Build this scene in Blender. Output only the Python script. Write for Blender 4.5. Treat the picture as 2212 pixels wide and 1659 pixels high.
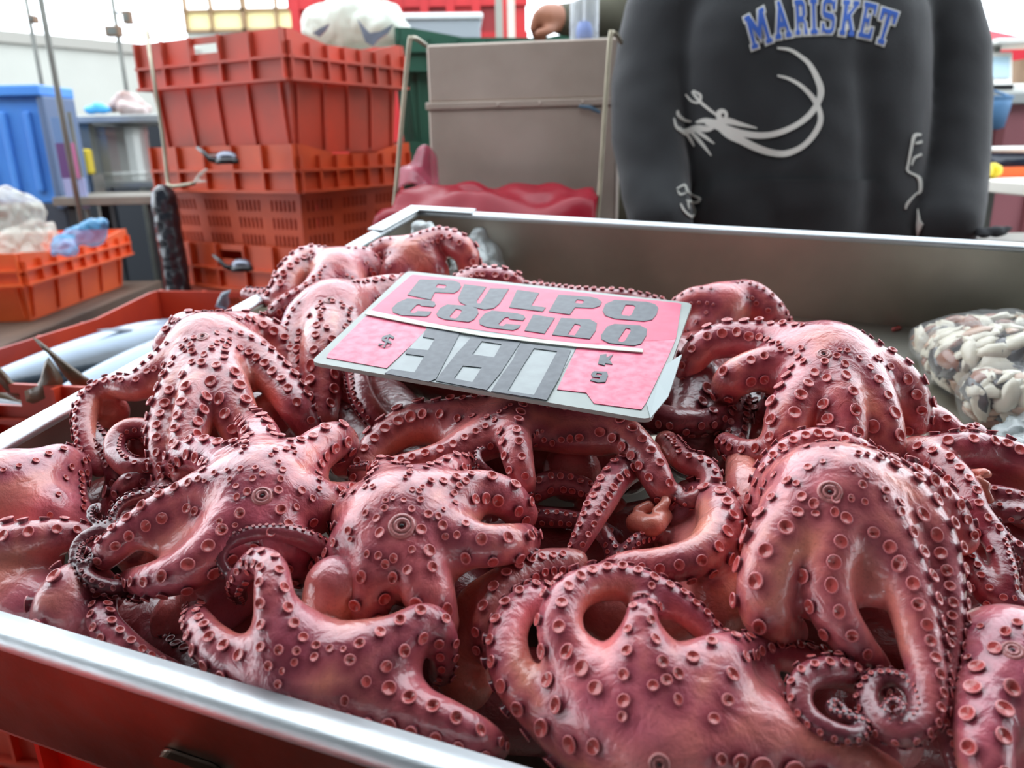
import bpy, bmesh, math, random
import numpy as np
from mathutils import Vector, Matrix, noise
from mathutils.bvhtree import BVHTree

for o in list(bpy.data.objects):
    bpy.data.objects.remove(o, do_unlink=True)
scene = bpy.context.scene
COL = scene.collection
random.seed(7)

# ------------------------------------------------------------------ camera
F, CX, CY = 1661.0, 1106.0, 829.5          # focal length and centre for the 2212 x 1659 frame
HC = 1.18                                   # camera height above the ground
def cvray(px, py): return np.array([(px - CX) / F, (py - CY) / F, 1.0])
_dn = cvray(1215, 6160); _dn /= np.linalg.norm(_dn)      # vanishing point of the verticals
_up = -_dn
_fy = np.array([0, 0, 1.0]); _fy -= _up * (_fy @ _up); _fy /= np.linalg.norm(_fy)
_fx = np.cross(_fy, _up)
C2W = np.stack([_fx, _fy, _up])            # camera (right, down, forward) -> world
CAM = np.array([0, 0, HC])
def wray(px, py): return C2W @ cvray(px, py)
cam_d = bpy.data.cameras.new('camera'); cam = bpy.data.objects.new('camera', cam_d); COL.objects.link(cam)
M = Matrix.Identity(4)
for i in range(3):
    M[i][0] = C2W[i][0]; M[i][1] = -C2W[i][1]; M[i][2] = -C2W[i][2]; M[i][3] = CAM[i]
cam.matrix_world = M
cam_d.sensor_width = 36; cam_d.lens = 36 * F / 2212; cam_d.clip_start = 0.01; cam_d.clip_end = 200
cam_d.dof.use_dof = True; cam_d.dof.focus_distance = 0.50; cam_d.dof.aperture_fstop = 8.0
scene.camera = cam

# ------------------------------------------------------------------ light and exposure
world = bpy.data.worlds.new('sky'); scene.world = world; world.use_nodes = True
bg = world.node_tree.nodes['Background']
bg.inputs[0].default_value = (0.86, 0.93, 1.0, 1); bg.inputs[1].default_value = 3.7
scene.view_settings.view_transform = 'Standard'; scene.view_settings.look = 'None'
scene.view_settings.gamma = 1; scene.view_settings.use_curve_mapping = False
scene.view_settings.exposure = 0.20

# ------------------------------------------------------------------ helpers
def pt_plane(px, py, n, d):
    """point where the line of sight meets the plane n.x = d"""
    R = wray(px, py); t = (d - CAM @ n) / (R @ n); return CAM + R * t
def atY(px, py, Y):
    R = wray(px, py); return CAM + R * (Y / R[1])
def atZ(px, py, Z):
    R = wray(px, py); return CAM + R * ((Z - HC) / R[2])

def link(name, me, mat=None, parent=None, loc=None, smooth=False):
    o = bpy.data.objects.new(name, me); COL.objects.link(o)
    if mat is not None:
        for m in (mat if isinstance(mat, (list, tuple)) else [mat]): me.materials.append(m)
    if parent is not None: o.parent = parent
    if loc is not None: o.location = loc
    if smooth:
        me.polygons.foreach_set('use_smooth', [True] * len(me.polygons))
    return o
def empty(name, loc=(0, 0, 0), rz=0.0):
    o = bpy.data.objects.new(name, None); COL.objects.link(o); o.location = loc; o.rotation_euler = (0, 0, rz)
    o.empty_display_size = 0.05
    return o
def tag(o, label=None, cat=None, group=None, kind=None):
    if label: o['label'] = label
    if cat: o['category'] = cat
    if group: o['group'] = group
    if kind: o['kind'] = kind
    return o
def mesh(name, verts, faces):
    me = bpy.data.meshes.new(name); me.from_pydata([tuple(map(float, v)) for v in verts], [], faces); me.update(); return me

class MB:
    """collects simple solids into one mesh"""
    def __init__(s): s.v = []; s.f = []; s.m = []
    def add(s, v, f, m=0):
        b = len(s.v); s.v += [tuple(map(float, x)) for x in v]; s.f += [tuple(b + i for i in q) for q in f]; s.m += [m] * len(f); return s
    def box(s, a, b, m=0):
        x0, y0, z0 = a; x1, y1, z1 = b
        return s.hexa([(x0, y0, z0), (x1, y0, z0), (x1, y1, z0), (x0, y1, z0), (x0, y0, z1), (x1, y0, z1), (x1, y1, z1), (x0, y1, z1)], m)
    def hexa(s, p, m=0):
        return s.add(p, [(3, 2, 1, 0), (4, 5, 6, 7), (0, 1, 5, 4), (1, 2, 6, 5), (2, 3, 7, 6), (3, 0, 4, 7)], m)
    def tube(s, pts, r, n=8, m=0, closed=False, cap=True):
        pts = [Vector(p) for p in pts]; k = len(pts); rr = r if isinstance(r, (list, tuple)) else [r] * k
        v = []; prev = None
        for i, p in enumerate(pts):
            a = pts[(i - 1) % k] if (closed or i > 0) else p; b = pts[(i + 1) % k] if (closed or i < k - 1) else p
            t = (b - a).normalized() if (b - a).length > 1e-9 else Vector((0, 0, 1))
            if prev is None: u = t.orthogonal().normalized()
            else:
                u = prev - t * prev.dot(t); u = u.normalized() if u.length > 1e-6 else t.orthogonal().normalized()
            prev = u; w = t.cross(u)
            for j in range(n):
                q = 2 * math.pi * j / n; v.append(p + (u * math.cos(q) + w * math.sin(q)) * rr[i])
        f = []
        for i in range(k if closed else k - 1):
            for j in range(n):
                a = i * n + j; b = i * n + (j + 1) % n; c = ((i + 1) % k) * n + (j + 1) % n; d = ((i + 1) % k) * n + j
                f.append((a, b, c, d))
        if cap and not closed:
            f.append(tuple(reversed(range(n)))); f.append(tuple((k - 1) * n + j for j in range(n)))
        return s.add(v, f, m)
    def lathe(s, prof, n=16, m=0, mats=None, sx=1, sy=1, off=(0, 0, 0)):
        v = []; f = []; mm = []
        for (r, z) in prof:
            for j in range(n):
                q = 2 * math.pi * j / n; v.append((off[0] + r * math.cos(q) * sx, off[1] + r * math.sin(q) * sy, off[2] + z))
        for i in range(len(prof) - 1):
            for j in range(n):
                f.append((i * n + j, i * n + (j + 1) % n, (i + 1) * n + (j + 1) % n, (i + 1) * n + j)); mm.append(mats[i] if mats else m)
        f.append(tuple((len(prof) - 1) * n + j for j in range(n))); mm.append(mats[-1] if mats else m)
        if prof[0][0] > 1e-6: f.append(tuple(reversed(range(n)))); mm.append(mats[0] if mats else m)
        b = len(s.v); s.v += v; s.f += [tuple(b + i for i in q) for q in f]; s.m += mm; return s
    def xf(s, fn): s.v = [tuple(map(float, fn(p))) for p in s.v]; return s
    def build(s, name, mat=None, parent=None, smooth=False, bevel=0, seg=2, loc=None, autosm=None):
        me = mesh(name, s.v, s.f)
        if any(s.m): me.polygons.foreach_set('material_index', s.m)
        o = link(name, me, mat, parent, loc, smooth)
        if bevel:
            b = o.modifiers.new('bevel', 'BEVEL'); b.width = bevel; b.segments = seg; b.limit_method = 'ANGLE'; b.angle_limit = 0.6
        return o

# ------------------------------------------------------------------ materials
def mat(name, color=(0.5, 0.5, 0.5), rough=0.5, metal=0.0, noise_amt=0.0, noise_scale=8.0, color2=None, bump=0.0, bump_scale=60.0,
        coat=0.0, trans=0.0, alpha=1.0, spec=0.5, sheen=0.0, ior=1.45, emit=None, estr=0.0, stretch=None, rough_var=0.0, translucent=0.0):
    m = bpy.data.materials.new(name); m.use_nodes = True; nt = m.node_tree; b = nt.nodes['Principled BSDF']
    def S(k, v):
        if k in b.inputs: b.inputs[k].default_value = v
    S('Base Color', (*color, 1)); S('Roughness', rough); S('Metallic', metal); S('Coat Weight', coat); S('Coat Roughness', 0.08)
    S('Transmission Weight', trans); S('Alpha', alpha); S('Specular IOR Level', spec); S('IOR', ior); S('Sheen Weight', sheen)
    if emit: S('Emission Color', (*emit, 1)); S('Emission Strength', estr)
    tc = None
    def coords(scl):
        nonlocal tc
        if tc is None: tc = nt.nodes.new('ShaderNodeTexCoord')
        mp = nt.nodes.new('ShaderNodeMapping'); nt.links.new(tc.outputs['Object'], mp.inputs[0])
        if stretch: mp.inputs['Scale'].default_value = stretch
        n = nt.nodes.new('ShaderNodeTexNoise'); n.inputs['Scale'].default_value = scl; n.inputs['Detail'].default_value = 5
        nt.links.new(mp.outputs[0], n.inputs['Vector']); return n
    if noise_amt > 0 or color2:
        n = coords(noise_scale); r = nt.nodes.new('ShaderNodeValToRGB')
        c2 = color2 if color2 else tuple(c * (1 - noise_amt) for c in color)
        r.color_ramp.elements[0].position = 0.35; r.color_ramp.elements[1].position = 0.68
        r.color_ramp.elements[0].color = (*color, 1); r.color_ramp.elements[1].color = (*c2, 1)
        nt.links.new(n.outputs['Fac'], r.inputs[0]); nt.links.new(r.outputs[0], b.inputs['Base Color'])
        if rough_var:
            mr = nt.nodes.new('ShaderNodeMapRange'); mr.inputs['To Min'].default_value = rough - rough_var; mr.inputs['To Max'].default_value = rough + rough_var
            nt.links.new(n.outputs['Fac'], mr.inputs['Value']); nt.links.new(mr.outputs[0], b.inputs['Roughness'])
    if bump > 0:
        n = coords(bump_scale); bp = nt.nodes.new('ShaderNodeBump'); bp.inputs['Strength'].default_value = bump; bp.inputs['Distance'].default_value = 0.01
        nt.links.new(n.outputs['Fac'], bp.inputs['Height']); nt.links.new(bp.outputs[0], b.inputs['Normal'])
    if translucent > 0:
        out = nt.nodes['Material Output']; tl = nt.nodes.new('ShaderNodeBsdfTranslucent'); tl.inputs[0].default_value = (*color, 1)
        mx = nt.nodes.new('ShaderNodeMixShader'); mx.inputs[0].default_value = translucent
        nt.links.new(b.outputs[0], mx.inputs[1]); nt.links.new(tl.outputs[0], mx.inputs[2]); nt.links.new(mx.outputs[0], out.inputs[0])
    return m
def s2l(r, g, b):
    f = lambda c: (c / 12.92 if c <= 0.04045 else ((c + 0.055) / 1.055) ** 2.4)
    return (f(r / 255), f(g / 255), f(b / 255))
def film(name, color, amount=0.5, rough=0.15, bump=0.5, bscale=14, spec=0.6):
    """thin plastic film: partly clear, partly coloured, glossy and crumpled"""
    m = mat(name, color, rough, bump=bump, bump_scale=bscale, spec=spec, coat=0.4)
    nt = m.node_tree; b = nt.nodes['Principled BSDF']; out = nt.nodes['Material Output']
    t = nt.nodes.new('ShaderNodeBsdfTransparent'); mx = nt.nodes.new('ShaderNodeMixShader'); mx.inputs[0].default_value = amount
    nt.links.new(t.outputs[0], mx.inputs[1]); nt.links.new(b.outputs[0], mx.inputs[2]); nt.links.new(mx.outputs[0], out.inputs[0])
    return m

# ------------------------------------------------------------------ the tray frame (tilted towards the customers)
_FRONT, _BACK, _LEFT = (1320, .297), (407.3, .059), (972, -.565)
def _x(l1, l2):
    x = (l2[0] - l1[0]) / (l1[1] - l2[1]); return x, l1[0] + l1[1] * x
_d2 = cvray(*_x(_FRONT, _BACK)); _d2 /= np.linalg.norm(_d2)
_n = np.cross(cvray(0, _LEFT[0]), cvray(1000, _LEFT[0] + 1000 * _LEFT[1]))
_d1 = np.cross(_n, _d2); _d1 /= np.linalg.norm(_d1); _d1 = _d1 if _d1[2] > 0 else -_d1
TU = C2W @ (-_d2); TV = C2W @ _d1; TW = np.cross(TU, TV)
DEP = 0.110                                  # depth of the tray
TRIM = CAM + wray(*_x(_LEFT, _FRONT)) * 0.46  # front left corner of the rim (inside)
TO = TRIM - TW * DEP                         # the same corner on the tray floor
TL = 0.826                                   # depth front to back
TWID = 1.16                                  # width
TM = Matrix(((TU[0], TV[0], TW[0], TO[0]), (TU[1], TV[1], TW[1], TO[1]), (TU[2], TV[2], TW[2], TO[2]), (0, 0, 0, 1)))
def P(px, py, h):
    """point h centimetres above the tray floor on the line of sight; second value: metres per pixel there"""
    R = wray(px, py); t = ((TO - CAM) @ TW + h / 100) / (R @ TW)
    return CAM + R * t, t / F
def T(u, v, w): return TO + TU * u + TV * v + TW * w
# ------------------------------------------------------------------ steel tray
M_STEEL = mat('brushed_steel', (0.60, 0.61, 0.60), 0.30, 1.0, noise_amt=0.25, noise_scale=3.0, bump=0.05, bump_scale=180, stretch=(1, 12, 1), rough_var=0.08)
M_STEEL_IN = mat('dull_steel', (0.50, 0.48, 0.41), 0.44, 1.0, noise_amt=0.35, noise_scale=5.0, bump=0.04, bump_scale=40, rough_var=0.1)
M_RIM = mat('rim_steel', (0.70, 0.75, 0.77), 0.48, 1.0, noise_amt=0.18, noise_scale=14.0, bump=0.06, bump_scale=160, stretch=(1, 6, 1), rough_var=0.1)
tray = empty('display_tray'); tray.matrix_world = TM
tag(tray, 'large stainless steel tray with a rolled rim holding the octopuses', 'tray')
mb = MB(); t = 0.0015
W_, L_ = TWID, TL
mb.box((0, 0, -t), (W_, L_, 0)); mb.build('tray_floor', M_STEEL_IN, tray)
MB().box((0, L_, 0), (W_, L_ + t, DEP)).build('side_wall', M_STEEL_IN, tray)
MB().box((-t, 0, 0), (0, L_, DEP)).build('side_wall', M_STEEL_IN, tray)
MB().box((W_, 0, 0), (W_ + t, L_, DEP)).build('side_wall', M_STEEL_IN, tray)
MB().box((0, -t, 0), (W_, 0, DEP)).build('side_wall', M_STEEL, tray)
def lip(name, a, b, outw, w=0.020, drop=0.020, r=0.006):
    """rolled rim: rises from the inner edge, runs outwards and turns down"""
    a = Vector(a); b = Vector(b); o = Vector(outw); z = Vector((0, 0, 1))
    prof = [(0, -0.004), (0.0005, 0.001)]
    for k in range(7):
        q = math.pi / 2 * k / 6; prof.append((w - r + r * math.sin(q), 0.003 - r + r * math.cos(q)))
    prof += [(w, -drop), (w - 0.003, -drop - 0.003), (w - 0.004, -drop)]
    n = 24; v = []; f = []
    for i in range(n + 1):
        p = a.lerp(b, i / n)
        for (x, y) in prof: v.append(p + o * x + z * y)
    m = len(prof)
    for i in range(n):
        for j in range(m - 1): f.append((i * m + j, i * m + j + 1, (i + 1) * m + j + 1, (i + 1) * m + j))
    o_ = MB().add(v, f).build(name, M_RIM, tray, smooth=True)
    s = o_.modifiers.new('thick', 'SOLIDIFY'); s.thickness = 0.0012
    return o_
lip('rim', (-0.02, 0, DEP), (W_ + 0.02, 0, DEP), (0, -1, 0), 0.018, 0.0045)
lip('rim', (-0.02, L_, DEP), (W_ + 0.02, L_, DEP), (0, 1, 0), 0.016, 0.012)
lip('rim', (0, -0.02, DEP), (0, L_ + 0.016, DEP), (-1, 0, 0), 0.018, 0.012)
lip('rim', (W_, -0.02, DEP), (W_, L_ + 0.016, DEP), (1, 0, 0), 0.018, 0.012)
# the patch of sheet metal folded over the far left corner
mb = MB(); mb.box((-0.022, L_ - 0.115, DEP + 0.0035), (0.002, L_ + 0.019, DEP + 0.0065)); mb.build('corner_plate', M_RIM, tray, bevel=0.001)
mb = MB(); mb.box((-0.022, L_ - 0.002, DEP + 0.0035), (0.085, L_ + 0.019, DEP + 0.0066)); mb.build('corner_plate', M_RIM, tray, bevel=0.001)
# outer apron of the tray and the two pull handles under the front rim
M_APRON = mat('apron_steel', (0.38, 0.33, 0.28), 0.34, 1.0, noise_amt=0.45, noise_scale=6, color2=(0.18, 0.13, 0.10), bump=0.08, bump_scale=50, rough_var=0.12)
mb = MB(); mb.box((-0.013, -0.013, DEP - 0.085), (W_ + 0.016, -0.0115, DEP - 0.003)); mb.build('apron', M_APRON, tray)
mb = MB(); mb.box((-0.013, -0.0115, DEP - 0.085), (-0.0115, L_, DEP - 0.003)); mb.build('apron', M_APRON, tray)
hp, _ = P(395, 1640, 6.0)
def handle(u):
    n = 10; pl = []
    w, h, r = 0.020, 0.022, 0.008
    for (cx_, cz_, a0) in ((w - r, h - r, 0), (-w + r, h - r, 90), (-w + r, -h + r, 180), (w - r, -h + r, 270)):
        for k in range(6):
            q = math.radians(a0 + 18 * k); pl.append((u + cx_ + r * math.cos(q), 0.040 + cz_ + r * math.sin(q)))
    v = [(x, -0.0135, z) for x, z in pl] + [(x, -0.0185, z) for x, z in pl]; m = len(pl)
    f = [tuple(range(m - 1, -1, -1))[::-1], tuple(range(m, 2 * m))[::-1]] + [(i, (i + 1) % m, m + (i + 1) % m, m + i) for i in range(m)]
    MB().add(v, f).build('handle_plate', M_APRON, tray, bevel=0.001)
hu = float((pt_plane(395, 1640, TV, (T(0, -0.018, 0)) @ TV) - TO) @ TU)
handle(hu)
# ------------------------------------------------------------------ distance-field bodies
VOX = 0.0018
def catmull(pts, n=6):
    p = np.array(pts, float)
    if len(p) < 2: return p
    q = np.vstack([2 * p[0] - p[1], p, 2 * p[-1] - p[-2]]); out = []
    for i in range(1, len(q) - 2):
        for k in range(n):
            t = k / n; a, b, c, d = q[i - 1], q[i], q[i + 1], q[i + 2]
            out.append(0.5 * (2 * b + (c - a) * t + (2 * a - 5 * b + 4 * c - d) * t * t + (3 * b - a - 3 * c + d) * t ** 3))
    out.append(p[-1]); return np.array(out)

class Field:
    BIG = 0.05
    def __init__(s, lo, hi, vox):
        s.lo = np.array(lo); s.vox = vox; s.n = np.ceil((np.array(hi) - s.lo) / vox).astype(int) + 1
        s.ax = [s.lo[i] + np.arange(s.n[i]) * vox for i in range(3)]
        s.g = np.full(s.n, s.BIG, np.float32)
    def sub(s, lo, hi):
        a = np.clip(np.floor((lo - s.lo) / s.vox).astype(int), 0, s.n - 1); b = np.clip(np.ceil((hi - s.lo) / s.vox).astype(int) + 1, 1, s.n)
        return tuple(slice(int(a[i]), int(b[i])) for i in range(3))
    def chain(s, p, r, kfun):
        """smooth union with a tapered chain through points p with radii r"""
        pad = float(r.max()) + 0.03
        sl0 = s.sub(p.min(0) - pad, p.max(0) + pad)
        loc = np.full([q.stop - q.start for q in sl0], s.BIG, np.float32)
        off = np.array([q.start for q in sl0])
        for i in range(max(1, len(p) - 1)):
            a = p[i]; b = p[min(i + 1, len(p) - 1)]; ra = r[i]; rb = r[min(i + 1, len(p) - 1)]
            m = max(ra, rb) + 0.022
            sl = s.sub(np.minimum(a, b) - m, np.maximum(a, b) + m)
            X = s.ax[0][sl[0]][:, None, None].astype(np.float32); Y = s.ax[1][sl[1]][None, :, None].astype(np.float32); Z = s.ax[2][sl[2]][None, None, :].astype(np.float32)
            d = b - a; L = float(d @ d)
            px, py, pz = X - np.float32(a[0]), Y - np.float32(a[1]), Z - np.float32(a[2])
            if L < 1e-12: h = np.float32(0) * px
            else: h = np.clip((px * np.float32(d[0]) + py * np.float32(d[1]) + pz * np.float32(d[2])) / np.float32(L), 0, 1)
            dd = np.sqrt((px - h * np.float32(d[0])) ** 2 + (py - h * np.float32(d[1])) ** 2 + (pz - h * np.float32(d[2])) ** 2) - (np.float32(ra) + h * np.float32(rb - ra))
            ls = tuple(slice(sl[k].start - off[k], sl[k].stop - off[k]) for k in range(3))
            np.minimum(loc[ls], dd, out=loc[ls])
        G = s.g[sl0]; k = kfun(s, sl0) if callable(kfun) else np.float32(kfun)
        h = np.clip(0.5 + 0.5 * (G - loc) / k, 0, 1)
        s.g[sl0] = G + (loc - G) * h - k * h * (1 - h)
    def at(s, q):
        f = (np.asarray(q) - s.lo) / s.vox; f = np.clip(f, 0, s.n - 1.001); i = f.astype(int); w = f - i
        x, y, z = i[..., 0], i[..., 1], i[..., 2]; wx, wy, wz = w[..., 0], w[..., 1], w[..., 2]; g = s.g
        c = lambda a, b, d: g[x + a, y + b, z + d]
        return ((c(0, 0, 0) * (1 - wz) + c(0, 0, 1) * wz) * (1 - wy) + (c(0, 1, 0) * (1 - wz) + c(0, 1, 1) * wz) * wy) * (1 - wx) + \
               ((c(1, 0, 0) * (1 - wz) + c(1, 0, 1) * wz) * (1 - wy) + (c(1, 1, 0) * (1 - wz) + c(1, 1, 1) * wz) * wy) * wx
    def grad(s, q):
        e = s.vox * 1.2; q = np.asarray(q)
        g = np.stack([s.at(q + np.eye(3)[i] * e) - s.at(q - np.eye(3)[i] * e) for i in range(3)], -1)
        return g / (np.linalg.norm(g, axis=-1, keepdims=True) + 1e-9)
    def surface(s, smooth=2):
        """naive surface nets: vertices (N,3) and quads (M,4)"""
        g = s.g; n = np.array(g.shape) - 1; ins = g < 0
        cs = [(a, b, c) for a in (0, 1) for b in (0, 1) for c in (0, 1)]
        cnt = np.zeros(n, np.int8)
        for (a, b, c) in cs: cnt += ins[a:a + n[0], b:b + n[1], c:c + n[2]]
        act = np.argwhere((cnt > 0) & (cnt < 8))
        idx = -np.ones(n, np.int64); idx[act[:, 0], act[:, 1], act[:, 2]] = np.arange(len(act))
        acc = np.zeros((len(act), 3)); num = np.zeros(len(act))
        val = {c: g[act[:, 0] + c[0], act[:, 1] + c[1], act[:, 2] + c[2]] for c in cs}
        for a in cs:
            for ax in range(3):
                if a[ax]: continue
                b = list(a); b[ax] = 1; b = tuple(b); va, vb = val[a], val[b]
                x = (va < 0) != (vb < 0); t = np.where(x, va / np.where(x, va - vb, 1), 0)
                p = np.tile(np.array(a, float), (len(act), 1)); p[:, ax] = t
                acc += p * x[:, None]; num += x
        V = s.lo + (act + acc / num[:, None]) * s.vox
        Q = []
        for ax in range(3):
            o1, o2 = (ax + 1) % 3, (ax + 2) % 3
            sa = [slice(None)] * 3; sb = [slice(None)] * 3; sa[ax] = slice(0, -1); sb[ax] = slice(1, None)
            A, B = ins[tuple(sa)], ins[tuple(sb)]; e = np.argwhere(A != B)
            e = e[(e[:, o1] > 0) & (e[:, o2] > 0) & (e[:, o1] < n[o1]) & (e[:, o2] < n[o2])]
            fl = A[e[:, 0], e[:, 1], e[:, 2]]
            def ix(d1, d2):
                q = e.copy(); q[:, o1] -= d1; q[:, o2] -= d2; return idx[q[:, 0], q[:, 1], q[:, 2]]
            q = np.stack([ix(1, 1), ix(0, 1), ix(0, 0), ix(1, 0)], 1); q[~fl] = q[~fl][:, ::-1]; Q.append(q)
        Q = np.vstack(Q); Q = Q[(Q >= 0).all(1)]
        ed = np.vstack([Q[:, [0, 1]], Q[:, [1, 2]], Q[:, [2, 3]], Q[:, [3, 0]]])
        for it in range(smooth):
            sm = np.zeros_like(V); c = np.zeros(len(V))
            for k in range(3):
                sm[:, k] = np.bincount(ed[:, 0], V[ed[:, 1], k], len(V)) + np.bincount(ed[:, 1], V[ed[:, 0], k], len(V))
            c = np.bincount(ed[:, 0], minlength=len(V)) + np.bincount(ed[:, 1], minlength=len(V))
            V = V * 0.4 + 0.6 * sm / np.maximum(c, 1)[:, None]
        return V, Q
def fast_mesh(name, V, Q):
    me = bpy.data.meshes.new(name); me.vertices.add(len(V)); me.vertices.foreach_set('co', np.ascontiguousarray(V, dtype=np.float32).ravel())
    me.loops.add(Q.size); me.loops.foreach_set('vertex_index', Q.astype(np.int32).ravel())
    me.polygons.add(len(Q)); me.polygons.foreach_set('loop_start', np.arange(0, Q.size, Q.shape[1], dtype=np.int32))
    me.polygons.foreach_set('loop_total', np.full(len(Q), Q.shape[1], np.int32))
    me.polygons.foreach_set('use_smooth', np.ones(len(Q), bool)); me.update(calc_edges=True); me.validate(); return me

# ------------------------------------------------------------------ octopus skin
def skin_material():
    m = bpy.data.materials.new('octopus_skin'); m.use_nodes = True; nt = m.node_tree; b = nt.nodes['Principled BSDF']; N = nt.nodes.new; Lk = nt.links.new
    at = N('ShaderNodeAttribute'); at.attribute_name = 'skin'
    tc = N('ShaderNodeTexCoord')
    n1 = N('ShaderNodeTexNoise'); n1.inputs['Scale'].default_value = 26; n1.inputs['Detail'].default_value = 4; Lk(tc.outputs['Object'], n1.inputs['Vector'])
    r1 = N('ShaderNodeValToRGB'); r1.color_ramp.elements[0].position = .38; r1.color_ramp.elements[1].position = .66
    r1.color_ramp.elements[0].color = (0.82, 0.76, 0.86, 1); r1.color_ramp.elements[1].color = (1.14, 1.10, 1.02, 1); Lk(n1.outputs['Fac'], r1.inputs[0])
    mx = N('ShaderNodeMix'); mx.data_type = 'RGBA'; mx.blend_type = 'MULTIPLY'; mx.inputs[0].default_value = 1
    Lk(at.outputs['Color'], mx.inputs[6]); Lk(r1.outputs[0], mx.inputs[7])
    n2 = N('ShaderNodeTexNoise'); n2.inputs['Scale'].default_value = 700; n2.inputs['Detail'].default_value = 2; Lk(tc.outputs['Object'], n2.inputs['Vector'])
    r2 = N('ShaderNodeValToRGB'); r2.color_ramp.elements[0].position = .55; r2.color_ramp.elements[1].position = .75
    r2.color_ramp.elements[0].color = (1, 1, 1, 1); r2.color_ramp.elements[1].color = (.80, .74, .76, 1); Lk(n2.outputs['Fac'], r2.inputs[0])
    m2 = N('ShaderNodeMix'); m2.data_type = 'RGBA'; m2.blend_type = 'MULTIPLY'; m2.inputs[0].default_value = .8
    Lk(mx.outputs[2], m2.inputs[6]); Lk(r2.outputs[0], m2.inputs[7]); Lk(m2.outputs[2], b.inputs['Base Color'])
    b.inputs['Roughness'].default_value = .36; b.inputs['Specular IOR Level'].default_value = .5
    b.inputs['Subsurface Weight'].default_value = .10; b.inputs['Subsurface Radius'].default_value = (1, .35, .25); b.inputs['Subsurface Scale'].default_value = .006
    b.inputs['Coat Weight'].default_value = 1.0; b.inputs['Coat Roughness'].default_value = .10; b.inputs['Coat IOR'].default_value = 1.5
    n3 = N('ShaderNodeTexNoise'); n3.inputs['Scale'].default_value = 90; n3.inputs['Detail'].default_value = 6; n3.inputs['Distortion'].default_value = .6; Lk(tc.outputs['Object'], n3.inputs['Vector'])
    bp = N('ShaderNodeBump'); bp.inputs['Strength'].default_value = .42; bp.inputs['Distance'].default_value = .004; Lk(n3.outputs['Fac'], bp.inputs['Height'])
    n4 = N('ShaderNodeTexNoise'); n4.inputs['Scale'].default_value = 420; n4.inputs['Detail'].default_value = 4; Lk(tc.outputs['Object'], n4.inputs['Vector'])
    b4 = N('ShaderNodeBump'); b4.inputs['Strength'].default_value = .16; b4.inputs['Distance'].default_value = .002; Lk(n4.outputs['Fac'], b4.inputs['Height']); Lk(bp.outputs[0], b4.inputs['Normal'])
    Lk(b4.outputs[0], b.inputs['Normal']); Lk(bp.outputs[0], b.inputs['Coat Normal'])
    return m
M_SKIN = skin_material()
M_SUCK_IN = mat('sucker_inner', s2l(204, 82, 78), .34, coat=.6, noise_amt=.25, noise_scale=40)
M_SUCK_RIM = mat('sucker_rim', s2l(216, 118, 120), .3, coat=.7)
M_SUCK_OUT = mat('sucker_stalk', s2l(122, 50, 62), .36, coat=.6, noise_amt=.3, noise_scale=50)
M_SUCK_DIN = mat('dark_sucker_inner', s2l(150, 72, 72), .34, coat=.6)
M_SUCK_DRIM = mat('dark_sucker_rim', s2l(180, 112, 116), .3, coat=.7)
M_SUCK_DOUT = mat('dark_sucker_stalk', s2l(84, 40, 48), .36, coat=.6)
M_MOUTH = mat('mouth_lip', s2l(186, 112, 110), .3, coat=.8, bump=.2, bump_scale=300)
M_BEAK = mat('beak', s2l(26, 20, 24), .25, coat=.6)
M_FLESH = mat('viscera', s2l(226, 138, 120), .3, coat=.6, noise_amt=.3, noise_scale=60, color2=s2l(190, 110, 92), bump=.2, bump_scale=120)
SPROF = [[(.80, -.6), (.78, -.05), (.84, .28), (1.0, .46), (1.02, .56), (.93, .64), (.78, .60), (.62, .44), (.25, .33), (.10, .20), (.02, .18)],
         [(.90, -.6), (.84, -.05), (.90, .25), (1.0, .40), (1.0, .50), (.90, .56), (.80, .54), (.68, .44), (.25, .40), (.12, .30), (.02, .28)],
         [(.74, -.6), (.70, -.05), (.80, .36), (1.0, .62), (1.03, .72), (.92, .80), (.74, .72), (.55, .48), (.25, .36), (.12, .26), (.02, .25)]]
SMATS = [2, 2, 2, 1, 1, 1, 0, 0, 0, 0, 0]
def sucker_meshes(nm, mats):
    out = []
    for pr in SPROF:
        b = MB().lathe(pr, 12, mats=SMATS); me = mesh(nm, b.v, b.f); me.polygons.foreach_set('material_index', b.m)
        me.polygons.foreach_set('use_smooth', [True] * len(me.polygons))
        for m in mats: me.materials.append(m)
        out.append(me)
    return out
SUCK = sucker_meshes('sucker', (M_SUCK_IN, M_SUCK_RIM, M_SUCK_OUT)); SUCKD = sucker_meshes('sucker_dark', (M_SUCK_DIN, M_SUCK_DRIM, M_SUCK_DOUT))
_tb = MB().lathe([(.8, -.5), (.8, 0), (1, .5), (.7, .6), (.4, .4), (.02, .35)], 7, mats=[2, 2, 1, 0, 0, 0])
TINY_V = np.array(_tb.v); TINY_F = _tb.f; TINY_M = _tb.m
def lerp_list(l, t):
    l = np.atleast_1d(np.array(l, float)); return np.interp(t, np.linspace(0, 1, len(l)), l)

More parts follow.
